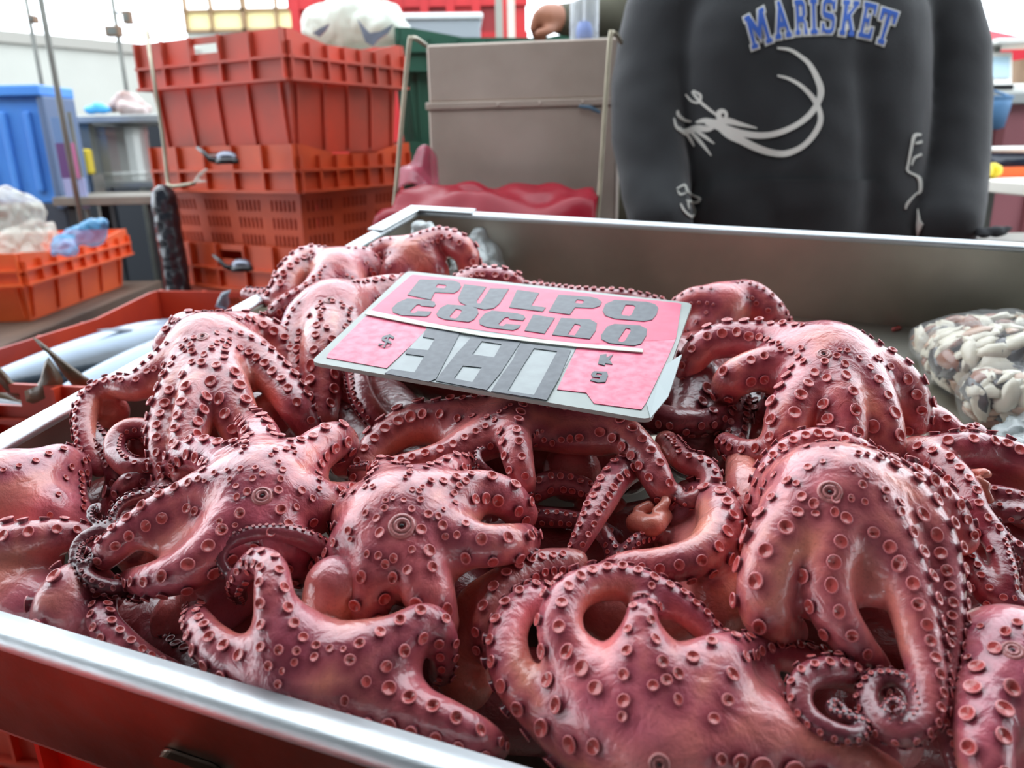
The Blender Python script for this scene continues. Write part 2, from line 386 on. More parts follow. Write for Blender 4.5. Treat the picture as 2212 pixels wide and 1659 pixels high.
def octopus(label, arms, blobs=(), center=None, mouth=None, tint=(1, 1, 1), web=None, kc=1.6, kfar=.25, rk=5.0, dark=False, name='octopus', vox=None, bumps=(), seed=0, base=(186, 104, 108)):
    """arms: dict(p=[(px,py,h,r)...], phi=deg or list, s=sucker scale (0: none), s0=first sucker distance in px)
    h: centimetres above the tray floor, r: radius in pixels; phi: 0 suckers face the lens, + right of travel, - left"""
    rng = random.Random(seed + len(label)); vox = vox or VOX
    def conv(ps):
        pts = []; 
        for (x, y, h, r) in ps:
            q, s = P(x, y, h); rr_ = max(r * s, 0.0019); d = q - TO; u, v, w = d @ TU, d @ TV, d @ TW
            if w < rr_ + .001: rr_ = max(w - .001, .004)              # stay above the tray floor
            if w < DEP - .3 * rr_:                                     # and inside its walls
                q = q + TU * (min(max(u, rr_ + .002), TWID - rr_ - .002) - u) + TV * (min(max(v, rr_ + .002), TL - rr_ - .002) - v)
            pts.append((*q, rr_, s))
        return np.array(pts)
    A = []
    for a in arms:
        c = conv(a['p']); sp = catmull(c, 6); sp[:, 3] = np.maximum(sp[:, 3], .0017); A.append(sp)
    B = [catmull(conv(b), 4) if len(b) > 1 else conv(b) for b in blobs]
    if center is None: center = arms[0]['p'][0][:3]
    C, cs = P(*center)
    if web:
        for (i, j, Lp, rr) in web:
            a, b = A[i], A[j]
            ca_ = np.concatenate([[0], np.cumsum(np.linalg.norm(np.diff(a[:, :3], axis=0), axis=1))]); cb_ = np.concatenate([[0], np.cumsum(np.linalg.norm(np.diff(b[:, :3], axis=0), axis=1))])
            for s_ in np.linspace(.2, 1, 7) * Lp * cs:
                pa = np.array([np.interp(s_, ca_, a[:, k]) for k in range(5)]); pb = np.array([np.interp(s_, cb_, b[:, k]) for k in range(5)])
                w_ = np.array([pa * (1 - w) + pb * w for w in (.1, .3, .5, .7, .9)])
                for q_, w in zip(w_, (.1, .3, .5, .7, .9)):
                    pull = .16 * 4 * w * (1 - w); q_[:3] = q_[:3] * (1 - pull) + C * pull; q_[3] = .84 * rr * q_[3]; q_[:3] -= TW * .0042 * 4 * w * (1 - w)
                B.append(w_)
    allp = np.vstack(A + B)
    R = allp[:, 3].max()
    lo = (allp[:, :3] - allp[:, 3:4]).min(0) - .012; hi = (allp[:, :3] + allp[:, 3:4]).max(0) + .012
    fd = Field(lo, hi, vox)
    def kf(s, sl):
        X = s.ax[0][sl[0]][:, None, None] - C[0]; Y = s.ax[1][sl[1]][None, :, None] - C[1]; Z = s.ax[2][sl[2]][None, None, :] - C[2]
        d = np.sqrt(X * X + Y * Y + Z * Z) * 100
        return (kfar + (kc - kfar) * np.clip(1.5 - d / rk, 0, 1)).astype(np.float32) / 100
    for b in B: fd.chain(b[:, :3], b[:, 3], kf)
    for a in A: fd.chain(a[:, :3], a[:, 3], kf)
    V, Q = fd.surface(2)
    origin = allp[:, :3].mean(0); origin = origin - TW * ((origin - TO) @ TW - max(0.0, ((allp[:, :3] - TO) @ TW - allp[:, 3]).min()))
    # suckers
    sk = []
    for a, sp in zip(arms, A):
        sc = a.get('s', 1.0)
        if sc <= 0: continue
        seg = np.linalg.norm(np.diff(sp[:, :3], axis=0), axis=1); cum = np.concatenate([[0], np.cumsum(seg)]); tot = cum[-1]
        s = a.get('s0', 36) * sp[0, 4]; k = 0
        end = tot * a.get('end', 1.0)
        while s < end:
            p = np.array([np.interp(s, cum, sp[:, i]) for i in range(3)]); r = np.interp(s, cum, sp[:, 3])
            t = np.array([np.interp(min(s + .004, tot), cum, sp[:, i]) - np.interp(max(s - .004, 0), cum, sp[:, i]) for i in range(3)]); t /= np.linalg.norm(t) + 1e-9
            view = CAM - p; view /= np.linalg.norm(view)
            o = view - t * (view @ t); o /= np.linalg.norm(o) + 1e-9
            rt = np.cross(t, o)                                   # right of travel as seen from the lens
            ramp = min(1.0, .34 + .66 * max(0, s / sp[0, 4] - 30) / 180) if a.get('ramp', True) else 1.0
            rs = min(.29 * r, .0047 * (1 + .15 * rng.uniform(-1, 1))) * sc * ramp
            phi = math.radians(lerp_list(a.get('phi', 0), s / tot))
            side = 1 if k % 2 else -1
            ang = phi + side * a.get('gap', .50) + rng.uniform(-.07, .07)
            d = o * math.cos(ang) + rt * math.sin(ang)
            tt = np.linspace(0, 3.0, 60) * r; f = fd.at(p + d * tt[:, None])
            io = np.nonzero((f[:-1] < 0) & (f[1:] >= 0))[0]
            if len(io):
                q = p + d * (tt[io[0]] + (tt[1] - tt[0]) * f[io[0]] / (f[io[0]] - f[io[0] + 1]))
                n = fd.grad(q)
                if tt[io[0]] < 2.6 * r and n @ d > .25 and all(((q - k_[0]) ** 2).sum() > (1.02 * (rs + k_[2])) ** 2 for k_ in sk):
                    sk.append((q, n, rs, r))
            s += max(rs * a.get('sp', 1.45), .0016); k += 1
    for (x, y, h, rp) in bumps:                                     # a few loose bumps in the crown
        q, sc_ = P(x, y, h); sk.append((q, fd.grad(q), rp * sc_, .02))
    # skin colour: pale web, darker and redder by the suckers and towards the tips
    cen = np.vstack([a[:, :3] for a in A]); rad = np.concatenate([a[:, 3] for a in A])
    nv = len(V); tip = np.zeros(nv); ds = np.full(nv, 1.0)
    for i in range(0, nv, 4000):
        vv = V[i:i + 4000]
        d2 = ((vv[:, None, :] - cen[None]) ** 2).sum(-1) ; j = (d2 / (rad[None] ** 2)).argmin(1); tip[i:i + 4000] = rad[j]
        if sk:
            sp_ = np.array([q[0] for q in sk]); e2 = ((vv[:, None, :] - sp_[None]) ** 2).sum(-1); ds[i:i + 4000] = np.sqrt(e2.min(1))
    tipf = np.clip((.0085 - tip) / .0055, 0, 1)[:, None]; near = np.clip(1.2 - ds / .0095, 0, 1)[:, None]
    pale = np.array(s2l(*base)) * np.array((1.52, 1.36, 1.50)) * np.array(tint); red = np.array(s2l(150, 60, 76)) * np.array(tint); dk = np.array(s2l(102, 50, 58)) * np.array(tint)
    w1 = np.array([noise.noise(Vector(v) * 22) for v in V[::1]])[:, None] if nv < 90000 else np.zeros((nv, 1))
    tan = np.array(s2l(230, 142, 120)) * np.array(tint)
    colr = pale + (tan - pale) * np.clip(.46 + 1.2 * w1, 0, 1) * (1 - near)
    colr = colr + (red - colr) * (.85 * near); colr = colr + (dk - colr) * (.8 * tipf)
    me = fast_mesh(name, V - origin, Q); me.materials.append(M_SKIN)
    ca = me.color_attributes.new('skin', 'FLOAT_COLOR', 'POINT'); ca.data.foreach_set('color', np.hstack([np.clip(colr, 0, 1), np.ones((nv, 1))]).astype(np.float32).ravel())
    ob = link(name, me, None, None, tuple(origin)); tag(ob, label, 'octopus', 'cooked octopuses heaped in the tray')
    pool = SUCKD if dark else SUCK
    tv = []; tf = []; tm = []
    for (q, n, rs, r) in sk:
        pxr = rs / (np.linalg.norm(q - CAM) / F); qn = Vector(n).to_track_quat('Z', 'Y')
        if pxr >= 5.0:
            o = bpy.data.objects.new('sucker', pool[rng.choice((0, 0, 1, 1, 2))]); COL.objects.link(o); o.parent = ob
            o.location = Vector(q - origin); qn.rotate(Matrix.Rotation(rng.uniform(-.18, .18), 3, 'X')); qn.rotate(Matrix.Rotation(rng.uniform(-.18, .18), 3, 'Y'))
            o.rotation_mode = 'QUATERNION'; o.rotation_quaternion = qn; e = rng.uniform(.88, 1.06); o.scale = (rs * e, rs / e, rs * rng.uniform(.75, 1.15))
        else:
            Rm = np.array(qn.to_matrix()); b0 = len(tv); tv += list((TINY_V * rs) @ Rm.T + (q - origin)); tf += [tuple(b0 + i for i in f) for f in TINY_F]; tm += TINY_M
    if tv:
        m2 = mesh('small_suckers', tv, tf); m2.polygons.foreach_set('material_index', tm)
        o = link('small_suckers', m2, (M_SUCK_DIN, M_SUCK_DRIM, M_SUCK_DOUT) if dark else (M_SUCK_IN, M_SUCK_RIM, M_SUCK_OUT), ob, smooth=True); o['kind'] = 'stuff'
    if mouth:
        x, y, h, rp = mouth; pc, s = P(x, y, h); R_ = wray(x, y); tt = np.linspace(-.05, .05, 200); f = fd.at(pc + R_ * tt[:, None]); io = np.nonzero((f[:-1] >= 0) & (f[1:] < 0))[0]
        if len(io):
            q = pc + R_ * tt[io[0]]; n = fd.grad(q); rs = rp * s
            b = MB().lathe([(1.7, -.25), (1.45, .10), (1.15, .16), (1.0, .02), (.86, .18), (.64, .22), (.50, .05), (.42, -.3), (.02, -.4)], 18, mats=[0, 0, 0, 0, 0, 0, 0, 1, 1])
            b.xf(lambda p: (p[0] * rs, p[1] * rs, p[2] * rs)); o = b.build('mouth', (M_MOUTH, M_BEAK), ob, smooth=True, loc=Vector(q - origin))
            o.rotation_mode = 'QUATERNION'; o.rotation_quaternion = Vector(n).to_track_quat('Z', 'Y')
            bk = MB().lathe([(.34, -.3), (.30, 0.0), (.2, .16), (.02, .22)], 10).xf(lambda p: (p[0] * rs, p[1] * rs * .7, p[2] * rs)).build('beak', M_BEAK, o, smooth=True)
    return ob, fd
def arm(p, phi=0, **k): return dict(p=p, phi=phi, **k)
def lump(parent, name, spots, matl):
    """small soft pieces of flesh"""
    fdp = np.array([(*P(x, y, h)[0], r * P(x, y, h)[1]) for ch in spots for (x, y, h, r) in ch])
    fd = Field((fdp[:, :3] - fdp[:, 3:]).min(0) - .006, (fdp[:, :3] + fdp[:, 3:]).max(0) + .006, .0012)
    for ch in spots:
        c = catmull([(*P(x, y, h)[0], r * P(x, y, h)[1]) for (x, y, h, r) in ch], 4); fd.chain(c[:, :3], c[:, 3], .0015)
    V, Q = fd.surface(1)
    return link(name, fast_mesh(name, V - np.array(parent.location), Q), matl, parent)
# ------------------------------------------------------------------ the heap of octopuses
def c8(c, *rest, phi=0, **k): return arm([c] + list(rest), phi, **k)
# centre, mouth towards the lens
c = (868, 1133, 12.4, 74)
octopus('pink star-shaped octopus with a round open mouth in the middle of the tray', [
    c8(c, (852, 1078, 12.6, 54), (838, 1032, 12.4, 38), (826, 1018, 11.2, 32), phi=[0, 10]),
    c8(c, (915, 1070, 12.8, 50), (968, 1018, 12.8, 36), (1000, 1008, 11.6, 32), phi=[0, -10]),
    c8(c, (955, 1090, 12.8, 56), (1030, 1062, 12.9, 48), (1090, 1075, 12.3, 44), (1125, 1110, 10.8, 38), phi=[0, -25]),
    c8(c, (960, 1158, 12.7, 56), (1040, 1178, 12.6, 48), (1100, 1175, 12.2, 44), (1132, 1168, 10.8, 38), phi=[0, 20]),
    c8(c, (895, 1210, 12.2, 68), (925, 1280, 11.4, 58), (945, 1345, 10.0, 48), phi=0),
    c8(c, (835, 1205, 12.2, 68), (805, 1270, 11.2, 56), (790, 1330, 9.8, 46), phi=0),
    c8(c, (800, 1170, 12.3, 62), (750, 1205, 11.4, 48), (710, 1235, 10.0, 40), phi=[0, 20]),
    c8(c, (800, 1115, 12.4, 54), (757, 1112, 12.0, 40), (738, 1140, 10.6, 34), phi=[0, 15])],
    web=[(0, 1, 110, 0.85), (1, 2, 110, 0.85), (2, 3, 175, 0.85), (3, 4, 190, 0.85), (4, 5, 150, 0.85), (5, 6, 130, 0.85), (6, 7, 120, 0.85), (7, 0, 110, 0.85)], center=(868, 1133, 12), mouth=(868, 1135, 14, 19), kc=2.2, rk=4.0, blobs=[[(868, 1145, 11.5, 92)], [(890, 1230, 9.5, 80)]], base=(192, 108, 108))
# left of it
c = (566, 1075, 12.4, 76)
octopus('rosy octopus with arms spread around its mouth, left of the star-shaped one', [
    c8(c, (572, 1005, 12.9, 54), (562, 945, 13.0, 44), (545, 915, 11.8, 36), (540, 915, 9.5, 32), phi=[0, 0]),
    c8(c, (640, 1012, 12.8, 54), (702, 962, 12.9, 46), (735, 955, 12.2, 40), (745, 1000, 10.5, 34), phi=[0, -20]),
    c8(c, (500, 1015, 12.7, 52), (440, 982, 12.7, 42), (398, 990, 11.8, 38), (378, 1025, 10.2, 32), (385, 1050, 9, 28), phi=[0, 25]),
    c8(c, (485, 1070, 12.9, 52), (410, 1080, 12.9, 46), (340, 1112, 12.6, 42), (280, 1155, 12.0, 38), (228, 1198, 11.2, 33), (205, 1215, 10, 26), phi=[0, 35]),
    c8(c, (520, 1135, 12.5, 62), (460, 1190, 12.0, 56), (400, 1232, 11.5, 48), (335, 1252, 10.9, 40), (288, 1255, 9.8, 30), phi=[0, -35]),
    c8(c, (590, 1150, 12.2, 62), (630, 1195, 11, 50), (650, 1230, 9, 40), phi=0),
    c8(c, (640, 1095, 12.4, 60), (705, 1092, 11.9, 50), (762, 1080, 10.6, 40), (785, 1085, 8.6, 34), phi=[0, 0])],
    web=[(0, 1, 110, 0.85), (1, 6, 120, 0.85), (6, 5, 130, 0.85), (5, 4, 160, 0.85), (4, 3, 270, 0.85), (3, 2, 150, 0.85), (2, 0, 120, 0.85)], center=(566, 1075, 12), mouth=(566, 1070, 14, 14), kc=2.2, rk=4.2, blobs=[[(566, 1085, 11.5, 88)], [(470, 1290, 7.5, 80), (540, 1220, 9, 80)], [(400, 1340, 6, 70)]], base=(190, 100, 106))
# front left, tucked against the rim
c = (695, 1478, 9.2, 72)
octopus('octopus slumped over the front rim with one arm bent up and a bulbous wrinkled mantle', [
    c8(c, (635, 1425, 10.6, 60), (602, 1352, 12.0, 50), (592, 1285, 13.0, 43), (585, 1230, 13.4, 36), (556, 1212, 13.0, 31), (526, 1240, 12.0, 27), (512, 1268, 10.6, 22), (520, 1292, 9, 16), phi=[0, -5, -5, 0, 30]),
    c8(c, (590, 1448, 10.1, 62), (512, 1430, 10.5, 53), (460, 1392, 10.7, 44), (430, 1352, 10.5, 35), (422, 1325, 9.2, 28), phi=[0, -20, 0]),
    c8(c, (770, 1436, 10.6, 60), (850, 1385, 11.3, 51), (915, 1348, 11.4, 45), (950, 1370, 10.8, 38), (958, 1425, 9.2, 32), (952, 1455, 7.6, 28), phi=[0, 0, -30]),
    c8(c, (770, 1500, 9.2, 66), (860, 1528, 9.4, 60), (950, 1560, 9.4, 53), (1030, 1592, 8.9, 43), (1072, 1612, 7.5, 32), phi=[0, 5, 12]),
    arm([(720, 1230, 9.5, 28), (690, 1185, 11.5, 25), (650, 1162, 12.6, 22), (590, 1150, 13.0, 20), (530, 1156, 13.0, 18), (488, 1182, 12.6, 16), (478, 1215, 12.1, 14), (496, 1240, 11.6, 12)], [85, 80], s=.8, ramp=False)],
    web=[(1, 0, 150, .85), (0, 2, 160, .85), (2, 3, 250, .85), (1, 3, 120, .8)], center=(695, 1478, 9), kc=2.0, rk=4.5, blobs=[[(727, 1270, 11.1, 70), (708, 1335, 9.9, 62), (690, 1410, 9, 62)], [(690, 1500, 8.4, 60)]], base=(176, 96, 100))
# big one at the front
c = (1425, 1625, 8.2, 95)
octopus('large glossy pink octopus at the front with two arms looped back over themselves', [
    c8(c, (1300, 1578, 8.6, 78), (1190, 1535, 9.0, 64), (1122, 1475, 9.5, 53), (1096, 1405, 10.0, 47), (1106, 1340, 10.4, 42), (1145, 1298, 10.5, 37), (1190, 1288, 9.4, 32), s0=115, phi=[-30, -60, -72, -72]),
    c8(c, (1318, 1540, 9.6, 68), (1248, 1448, 10.6, 60), (1212, 1368, 11.6, 52), (1220, 1305, 12.1, 46), (1268, 1265, 12.1, 42), (1340, 1258, 11.9, 40), (1420, 1282, 11.6, 37), (1490, 1328, 10.9, 33), (1550, 1385, 10.0, 27), (1600, 1425, 9.0, 20), s0=115, phi=[0, -20, -35, -75, -85, -85]),
    c8(c, (1402, 1535, 10.0, 60), (1390, 1445, 11.4, 50), (1384, 1378, 12.4, 41), (1386, 1328, 12.8, 34), (1392, 1316, 10.6, 30), s0=115, phi=0),
    c8(c, (1482, 1528, 9.9, 64), (1532, 1460, 10.9, 53), (1566, 1415, 11.3, 44), (1605, 1405, 10.4, 38), (1700, 1415, 9.2, 36), (1820, 1452, 8.2, 36), (1920, 1510, 7.5, 30), s0=115, phi=[0, 0, 0, -60, -90, -90]),
    c8(c, (1565, 1588, 9.0, 90), (1690, 1605, 9.0, 80), (1810, 1645, 8.6, 68), (1910, 1690, 7.6, 56), s0=115, phi=[40, 60, 60])],
    center=(1425, 1625, 8), kc=2.6, rk=5.5, mouth=(1424, 1652, 11, 15), web=[(0, 1, 235, .8), (1, 2, 240, .8), (2, 3, 215, .85), (3, 4, 240, .9)],
    blobs=[[(1640, 1500, 8.6, 60), (1600, 1560, 9, 75)]], base=(200, 108, 116))
# right, arms hanging down
c = (1800, 1085, 14.0, 92)
octopus('big pale pink octopus on the right with arms draping down and a coiled tip', [
    c8(c, (1728, 1120, 13.9, 80), (1672, 1205, 13.0, 68), (1652, 1290, 11.8, 60), (1668, 1345, 10.6, 54), (1700, 1362, 9.2, 44), phi=[15, 40, 55]),
    c8(c, (1792, 1160, 13.7, 72), (1782, 1245, 12.7, 60), (1800, 1322, 11.8, 51), (1845, 1390, 10.8, 43), (1888, 1440, 9.6, 35), (1905, 1468, 8.2, 26), phi=[0, 20, 22]),
    c8(c, (1882, 1140, 13.8, 74), (1938, 1225, 12.9, 60), (1970, 1312, 12.1, 51), (1990, 1400, 11.3, 45), (2006, 1480, 10.8, 40), (1998, 1545, 10.4, 35), (1950, 1584, 10.3, 30), (1898, 1564, 10.3, 26), (1872, 1512, 10.4, 24), (1890, 1470, 10.5, 22), (1934, 1464, 10.6, 19), (1966, 1490, 10.6, 16), (1972, 1528, 10.6, 14), (1952, 1556, 10.7, 12), (1924, 1552, 10.8, 10), (1913, 1530, 10.9, 9), (1924, 1511, 11.0, 8), (1944, 1514, 11.1, 7), (1950, 1530, 11.2, 6), (1938, 1538, 11.3, 6), phi=[-10, -30, -50, -70, -70, -50, -20]),
    c8(c, (1922, 1080, 14.0, 70), (2000, 1148, 13.3, 55), (2034, 1240, 12.3, 45), (2042, 1340, 11.3, 39), (2034, 1440, 10.5, 33), (2030, 1530, 10.0, 28), (2050, 1600, 9.5, 24), (2065, 1665, 9, 20), phi=[-20, -45, -45]),
    c8(c, (1885, 1045, 14.0, 58), (1970, 1050, 13.3, 50), (2040, 1100, 12.0, 42), (2075, 1165, 10.6, 36), phi=[-50, -70]),
    c8(c, (1742, 1045, 14.2, 58), (1692, 1052, 13.0, 48), (1654, 1095, 11.6, 40), (1630, 1150, 10.2, 36), phi=[20, 40]),
    arm([(1650, 1150, 8.6, 34), (1654, 1060, 11.8, 36), (1694, 990, 12.9, 36), (1760, 958, 13.3, 36), (1838, 972, 13.3, 34), (1905, 1010, 12.4, 28)], [-55, -60], ramp=False),
    arm([(1600, 985, 9.4, 32), (1612, 1055, 10, 46), (1620, 1130, 9, 50), (1625, 1200, 7.6, 42)], s=0)],
    web=[(0, 1, 300, .85), (1, 2, 250, .85), (2, 3, 290, .85), (3, 4, 170, .85), (4, 5, 90, .85), (5, 0, 150, .85), (6, 5, 60, .8)], center=(1800, 1080, 13.5), vox=.0016, kfar=.08, kc=2.0, rk=4.5, mouth=(1793, 1062, 16.5, 17), blobs=[[(1730, 1025, 11.6, 50), (1810, 1020, 11.8, 52)], [(1800, 1150, 12.3, 95)], [(1660, 1290, 10.6, 60), (1750, 1200, 12, 60)], [(1930, 1180, 12, 70), (1990, 1260, 11.3, 45)]], base=(204, 122, 118))
# coil beside it
octopus('small octopus under the big ones, only a coiled arm tip curled beside the other coil', [
    arm([(1905, 1545, 7.6, 34), (1885, 1490, 8.8, 35), (1842, 1462, 9.9, 35), (1790, 1452, 10.7, 34), (1742, 1465, 10.9, 31), (1726, 1505, 10.8, 28), (1748, 1550, 10.6, 25), (1800, 1580, 10.6, 22), (1850, 1586, 10.4, 19), (1868, 1560, 10.2, 16), (1840, 1552, 10.4, 14), (1806, 1545, 10.6, 12), (1790, 1522, 10.6, 11), (1808, 1514, 10.6, 10), (1826, 1534, 10.6, 8)], [60, 60, 60, 20], ramp=False, s=1.1)],
    center=(1905, 1545, 7), kc=.5, blobs=[[(1930, 1600, 6, 60)]], base=(170, 92, 92))
# back right
c = (1785, 790, 13.8, 72)
octopus('reddish octopus on the far right of the heap by the empty part of the tray', [
    c8(c, (1700, 748, 14.3, 48), (1620, 735, 14.2, 42), (1548, 738, 14.0, 38), (1506, 765, 13.2, 34), (1488, 805, 11.8, 28), (1500, 845, 10.4, 22), s0=62, phi=[10, 45, 60]),
    c8(c, (1700, 790, 13.8, 52), (1632, 800, 13.6, 46), (1582, 822, 13.0, 40), (1568, 850, 11.4, 32), s0=62, phi=[0, 5]),
    c8(c, (1748, 838, 13.6, 58), (1708, 895, 12.8, 52), (1688, 950, 11.8, 44), (1655, 978, 11.0, 36), (1605, 978, 10.4, 31), (1568, 958, 10.0, 25), s0=62, phi=[10, 40, 10, -40]),
    c8(c, (1805, 860, 13.4, 62), (1818, 925, 12.3, 54), (1808, 985, 11, 46), (1800, 1030, 9.2, 40), s0=62, phi=[0, -5]),
    c8(c, (1855, 838, 13.4, 62), (1892, 905, 12.3, 54), (1912, 975, 10.8, 44), (1930, 1030, 9.2, 36), s0=62, phi=[-5, -20]),
    c8(c, (1862, 792, 13.4, 52), (1930, 820, 12.9, 48), (1966, 865, 11.7, 42), (1972, 912, 10.4, 36), s0=62, phi=[-30, -55]),
    arm([(1940, 880, 9.4, 40), (2020, 912, 10.0, 36), (2070, 945, 9.6, 28), (2108, 935, 9.6, 22), (2122, 958, 9.4, 16), (2098, 968, 9.4, 12)], [0, -10], ramp=False)],
    web=[(0, 1, 110, .85), (1, 2, 130, .85), (2, 3, 190, .85), (3, 4, 200, .85), (4, 5, 170, .85)], center=(1785, 790, 13), mouth=(1780, 764, 15.5, 10), kc=1.8, rk=5.5, blobs=[[(1800, 850, 11.5, 90)], [(1700, 800, 11.5, 50)], [(1870, 900, 10.5, 60)]], base=(172, 86, 90))
# far right back, pale
octopus('pale pink octopus lying against the back wall behind the price sign', [
    arm([(1560, 662, 11.0, 44), (1505, 652, 11.6, 34), (1465, 672, 10.6, 28), (1440, 700, 9, 24)], [20, 40]),
    arm([(1560, 655, 11.2, 42), (1615, 640, 11.6, 36), (1660, 668, 10.6, 32), (1685, 700, 8.6, 26)], [-25, -20]),
    arm([(1560, 670, 10.6, 40), (1520, 705, 9.6, 36), (1490, 730, 8, 30)], 0)],
    center=(1560, 660, 11), kc=1.4, rk=4, blobs=[[(1610, 690, 9, 42)]], base=(196, 104, 104), dark=False)
# behind the sign
o5, _f = octopus('octopus mostly hidden under the sign, suckers showing behind its top edge', [
    arm([(1000, 680, 10.4, 44), (985, 625, 12.0, 28), (1040, 602, 12.4, 28), (1105, 612, 12.0, 26), (1125, 640, 10.4, 22)], [-40, -50]),
    arm([(1080, 660, 10, 34), (1130, 628, 11.2, 20), (1195, 632, 11.4, 18), (1280, 644, 11.6, 22), (1350, 648, 11.6, 22), (1430, 662, 10.8, 18)], [-30, -40], ramp=False)],
    center=(1000, 680, 10), blobs=[[(1000, 720, 8, 70), (1200, 740, 7.6, 80), (1330, 760, 7.6, 70)]], base=(168, 84, 88))
# back left corner
octopus('octopus curled high in the far left corner of the tray', [
    arm([(885, 562, 12.0, 44), (905, 538, 13.4, 36), (955, 522, 13.8, 32), (1002, 542, 13.2, 29), (1014, 580, 11, 25)], [-20, -40, -50], s=1.15),
    arm([(880, 562, 12, 44), (838, 545, 13.0, 34), (808, 565, 12.0, 30), (798, 602, 10, 26)], [20, 45], s=1.15),
    arm([(880, 565, 12.3, 42), (856, 595, 11.2, 38), (846, 630, 9.5, 32)], 0, s=1.15), arm([(905, 562, 12.3, 42), (935, 585, 11, 36), (935, 620, 9, 30)], 0, s=1.15)],
    center=(885, 560, 12), kc=1.5, rk=4, blobs=[[(890, 575, 11, 56)]], base=(160, 78, 82))
octopus('octopus hunched by the left rim with a short dark arm tip poking out', [
    arm([(725, 590, 12.2, 52), (668, 568, 13.0, 38), (628, 602, 12.4, 33), (606, 645, 11.2, 27), (575, 642, 10.9, 19), (532, 634, 10.9, 13)], [30, 55, 60], s=1.15),
    arm([(725, 595, 12.6, 48), (676, 636, 12.0, 33), (618, 662, 11.0, 26), (590, 690, 9.6, 22)], [10, 25], s=1.15),
    arm([(730, 590, 12.4, 48), (780, 572, 12.5, 40), (812, 605, 10.6, 32)], [-20, -40], s=1.15), arm([(735, 600, 12.3, 52), (755, 650, 10.6, 44), (765, 700, 9, 36)], 0, s=1.15)],
    center=(725, 590, 12), kc=1.6, rk=4.5, blobs=[[(720, 620, 10.6, 62)]], base=(166, 82, 86))
c = (722, 682, 12.6, 64)
octopus('wet maroon octopus dome with a tiny dark mouth at the left edge of the sign', [
    c8(c, (662, 690, 12.6, 46), (640, 745, 11.6, 38), (645, 812, 10.2, 33), (655, 872, 8.8, 28), s0=62, phi=[10, 30]),
    c8(c, (705, 755, 12.0, 56), (695, 830, 10.3, 46), (695, 900, 8.6, 36), s0=62, phi=0),
    c8(c, (752, 745, 11.8, 50), (762, 805, 10.3, 40), (770, 860, 8.8, 30), s0=62, phi=0),
    c8(c, (790, 645, 12.6, 44), (858, 628, 12.3, 36), (905, 640, 11, 30), s0=62, phi=[-10, -25]),
    c8(c, (690, 660, 12.7, 42), (655, 675, 11.8, 34), s0=62, phi=20),
    arm([(770, 770, 10.4, 34), (772, 815, 11.0, 27), (785, 860, 10.9, 26), (812, 900, 10.3, 25), (845, 930, 9.4, 20)], [50, 60], ramp=False, s=.8)],
    web=[(4, 0, 70, .85), (0, 1, 190, .85), (1, 2, 170, .85), (2, 3, 120, .8)], center=(722, 682, 12), mouth=(712, 648, 14.5, 8), kc=1.8, rk=4.5, blobs=[[(720, 720, 11.3, 72)]], base=(166, 80, 84))
# left back
c = (452, 765, 13.6, 66)
octopus('tall domed octopus at the left rim with arms running straight down its front', [
    c8(c, (395, 785, 13.6, 50), (335, 818, 13.0, 39), (290, 838, 12.8, 30), (240, 836, 12.7, 26), (199, 858, 12.2, 25), (184, 905, 11.4, 25), (192, 962, 10.4, 24), (216, 1010, 9.4, 22), s0=62, phi=[20, 55, 70, 75, 70]),
    c8(c, (394, 838, 13.4, 47), (362, 905, 12.4, 39), (356, 972, 11.5, 34), (368, 1040, 10, 30), s0=62, phi=[10, 50, 55]),
    c8(c, (432, 846, 13.6, 48), (412, 925, 12.6, 43), (404, 1000, 11.5, 38), (412, 1050, 10, 32), s0=62, phi=[5, 15]),
    c8(c, (482, 828, 13.6, 53), (512, 905, 12.4, 47), (530, 975, 11, 40), s0=62, phi=[0, -8]),
    c8(c, (542, 770, 13.4, 46), (602, 828, 12.4, 41), (640, 885, 11.5, 36), (668, 930, 10, 30), s0=62, phi=[-15, -50]),
    c8(c, (405, 712, 13.8, 40), (368, 748, 12.9, 36), s0=62, phi=20),
    c8(c, (522, 712, 13.6, 41), (590, 732, 12.4, 36), (622, 780, 11, 31), s0=62, phi=[-30, -60]),
    arm([(380, 940, 10.4, 30), (345, 945, 10.9, 28), (322, 930, 11.2, 25), (280, 925, 11.5, 23), (250, 948, 11.2, 22), (252, 985, 10.7, 23), (288, 1012, 10.5, 25), (340, 1010, 10.0, 25)], [-20, -40, -60, -60], ramp=False, s=.8)],
    web=[(5, 0, 80, .85), (0, 1, 140, .85), (1, 2, 240, .9), (2, 3, 230, .9), (3, 4, 170, .85), (4, 6, 130, .85)], center=(452, 765, 13), mouth=(437, 727, 15, 9), kc=1.8, rk=5.0, blobs=[[(460, 820, 12, 84)], [(470, 900, 10.5, 70)], [(240, 890, 10.6, 38)], [(300, 965, 9.6, 30)], [(580, 900, 9.5, 50)]], base=(172, 88, 90))
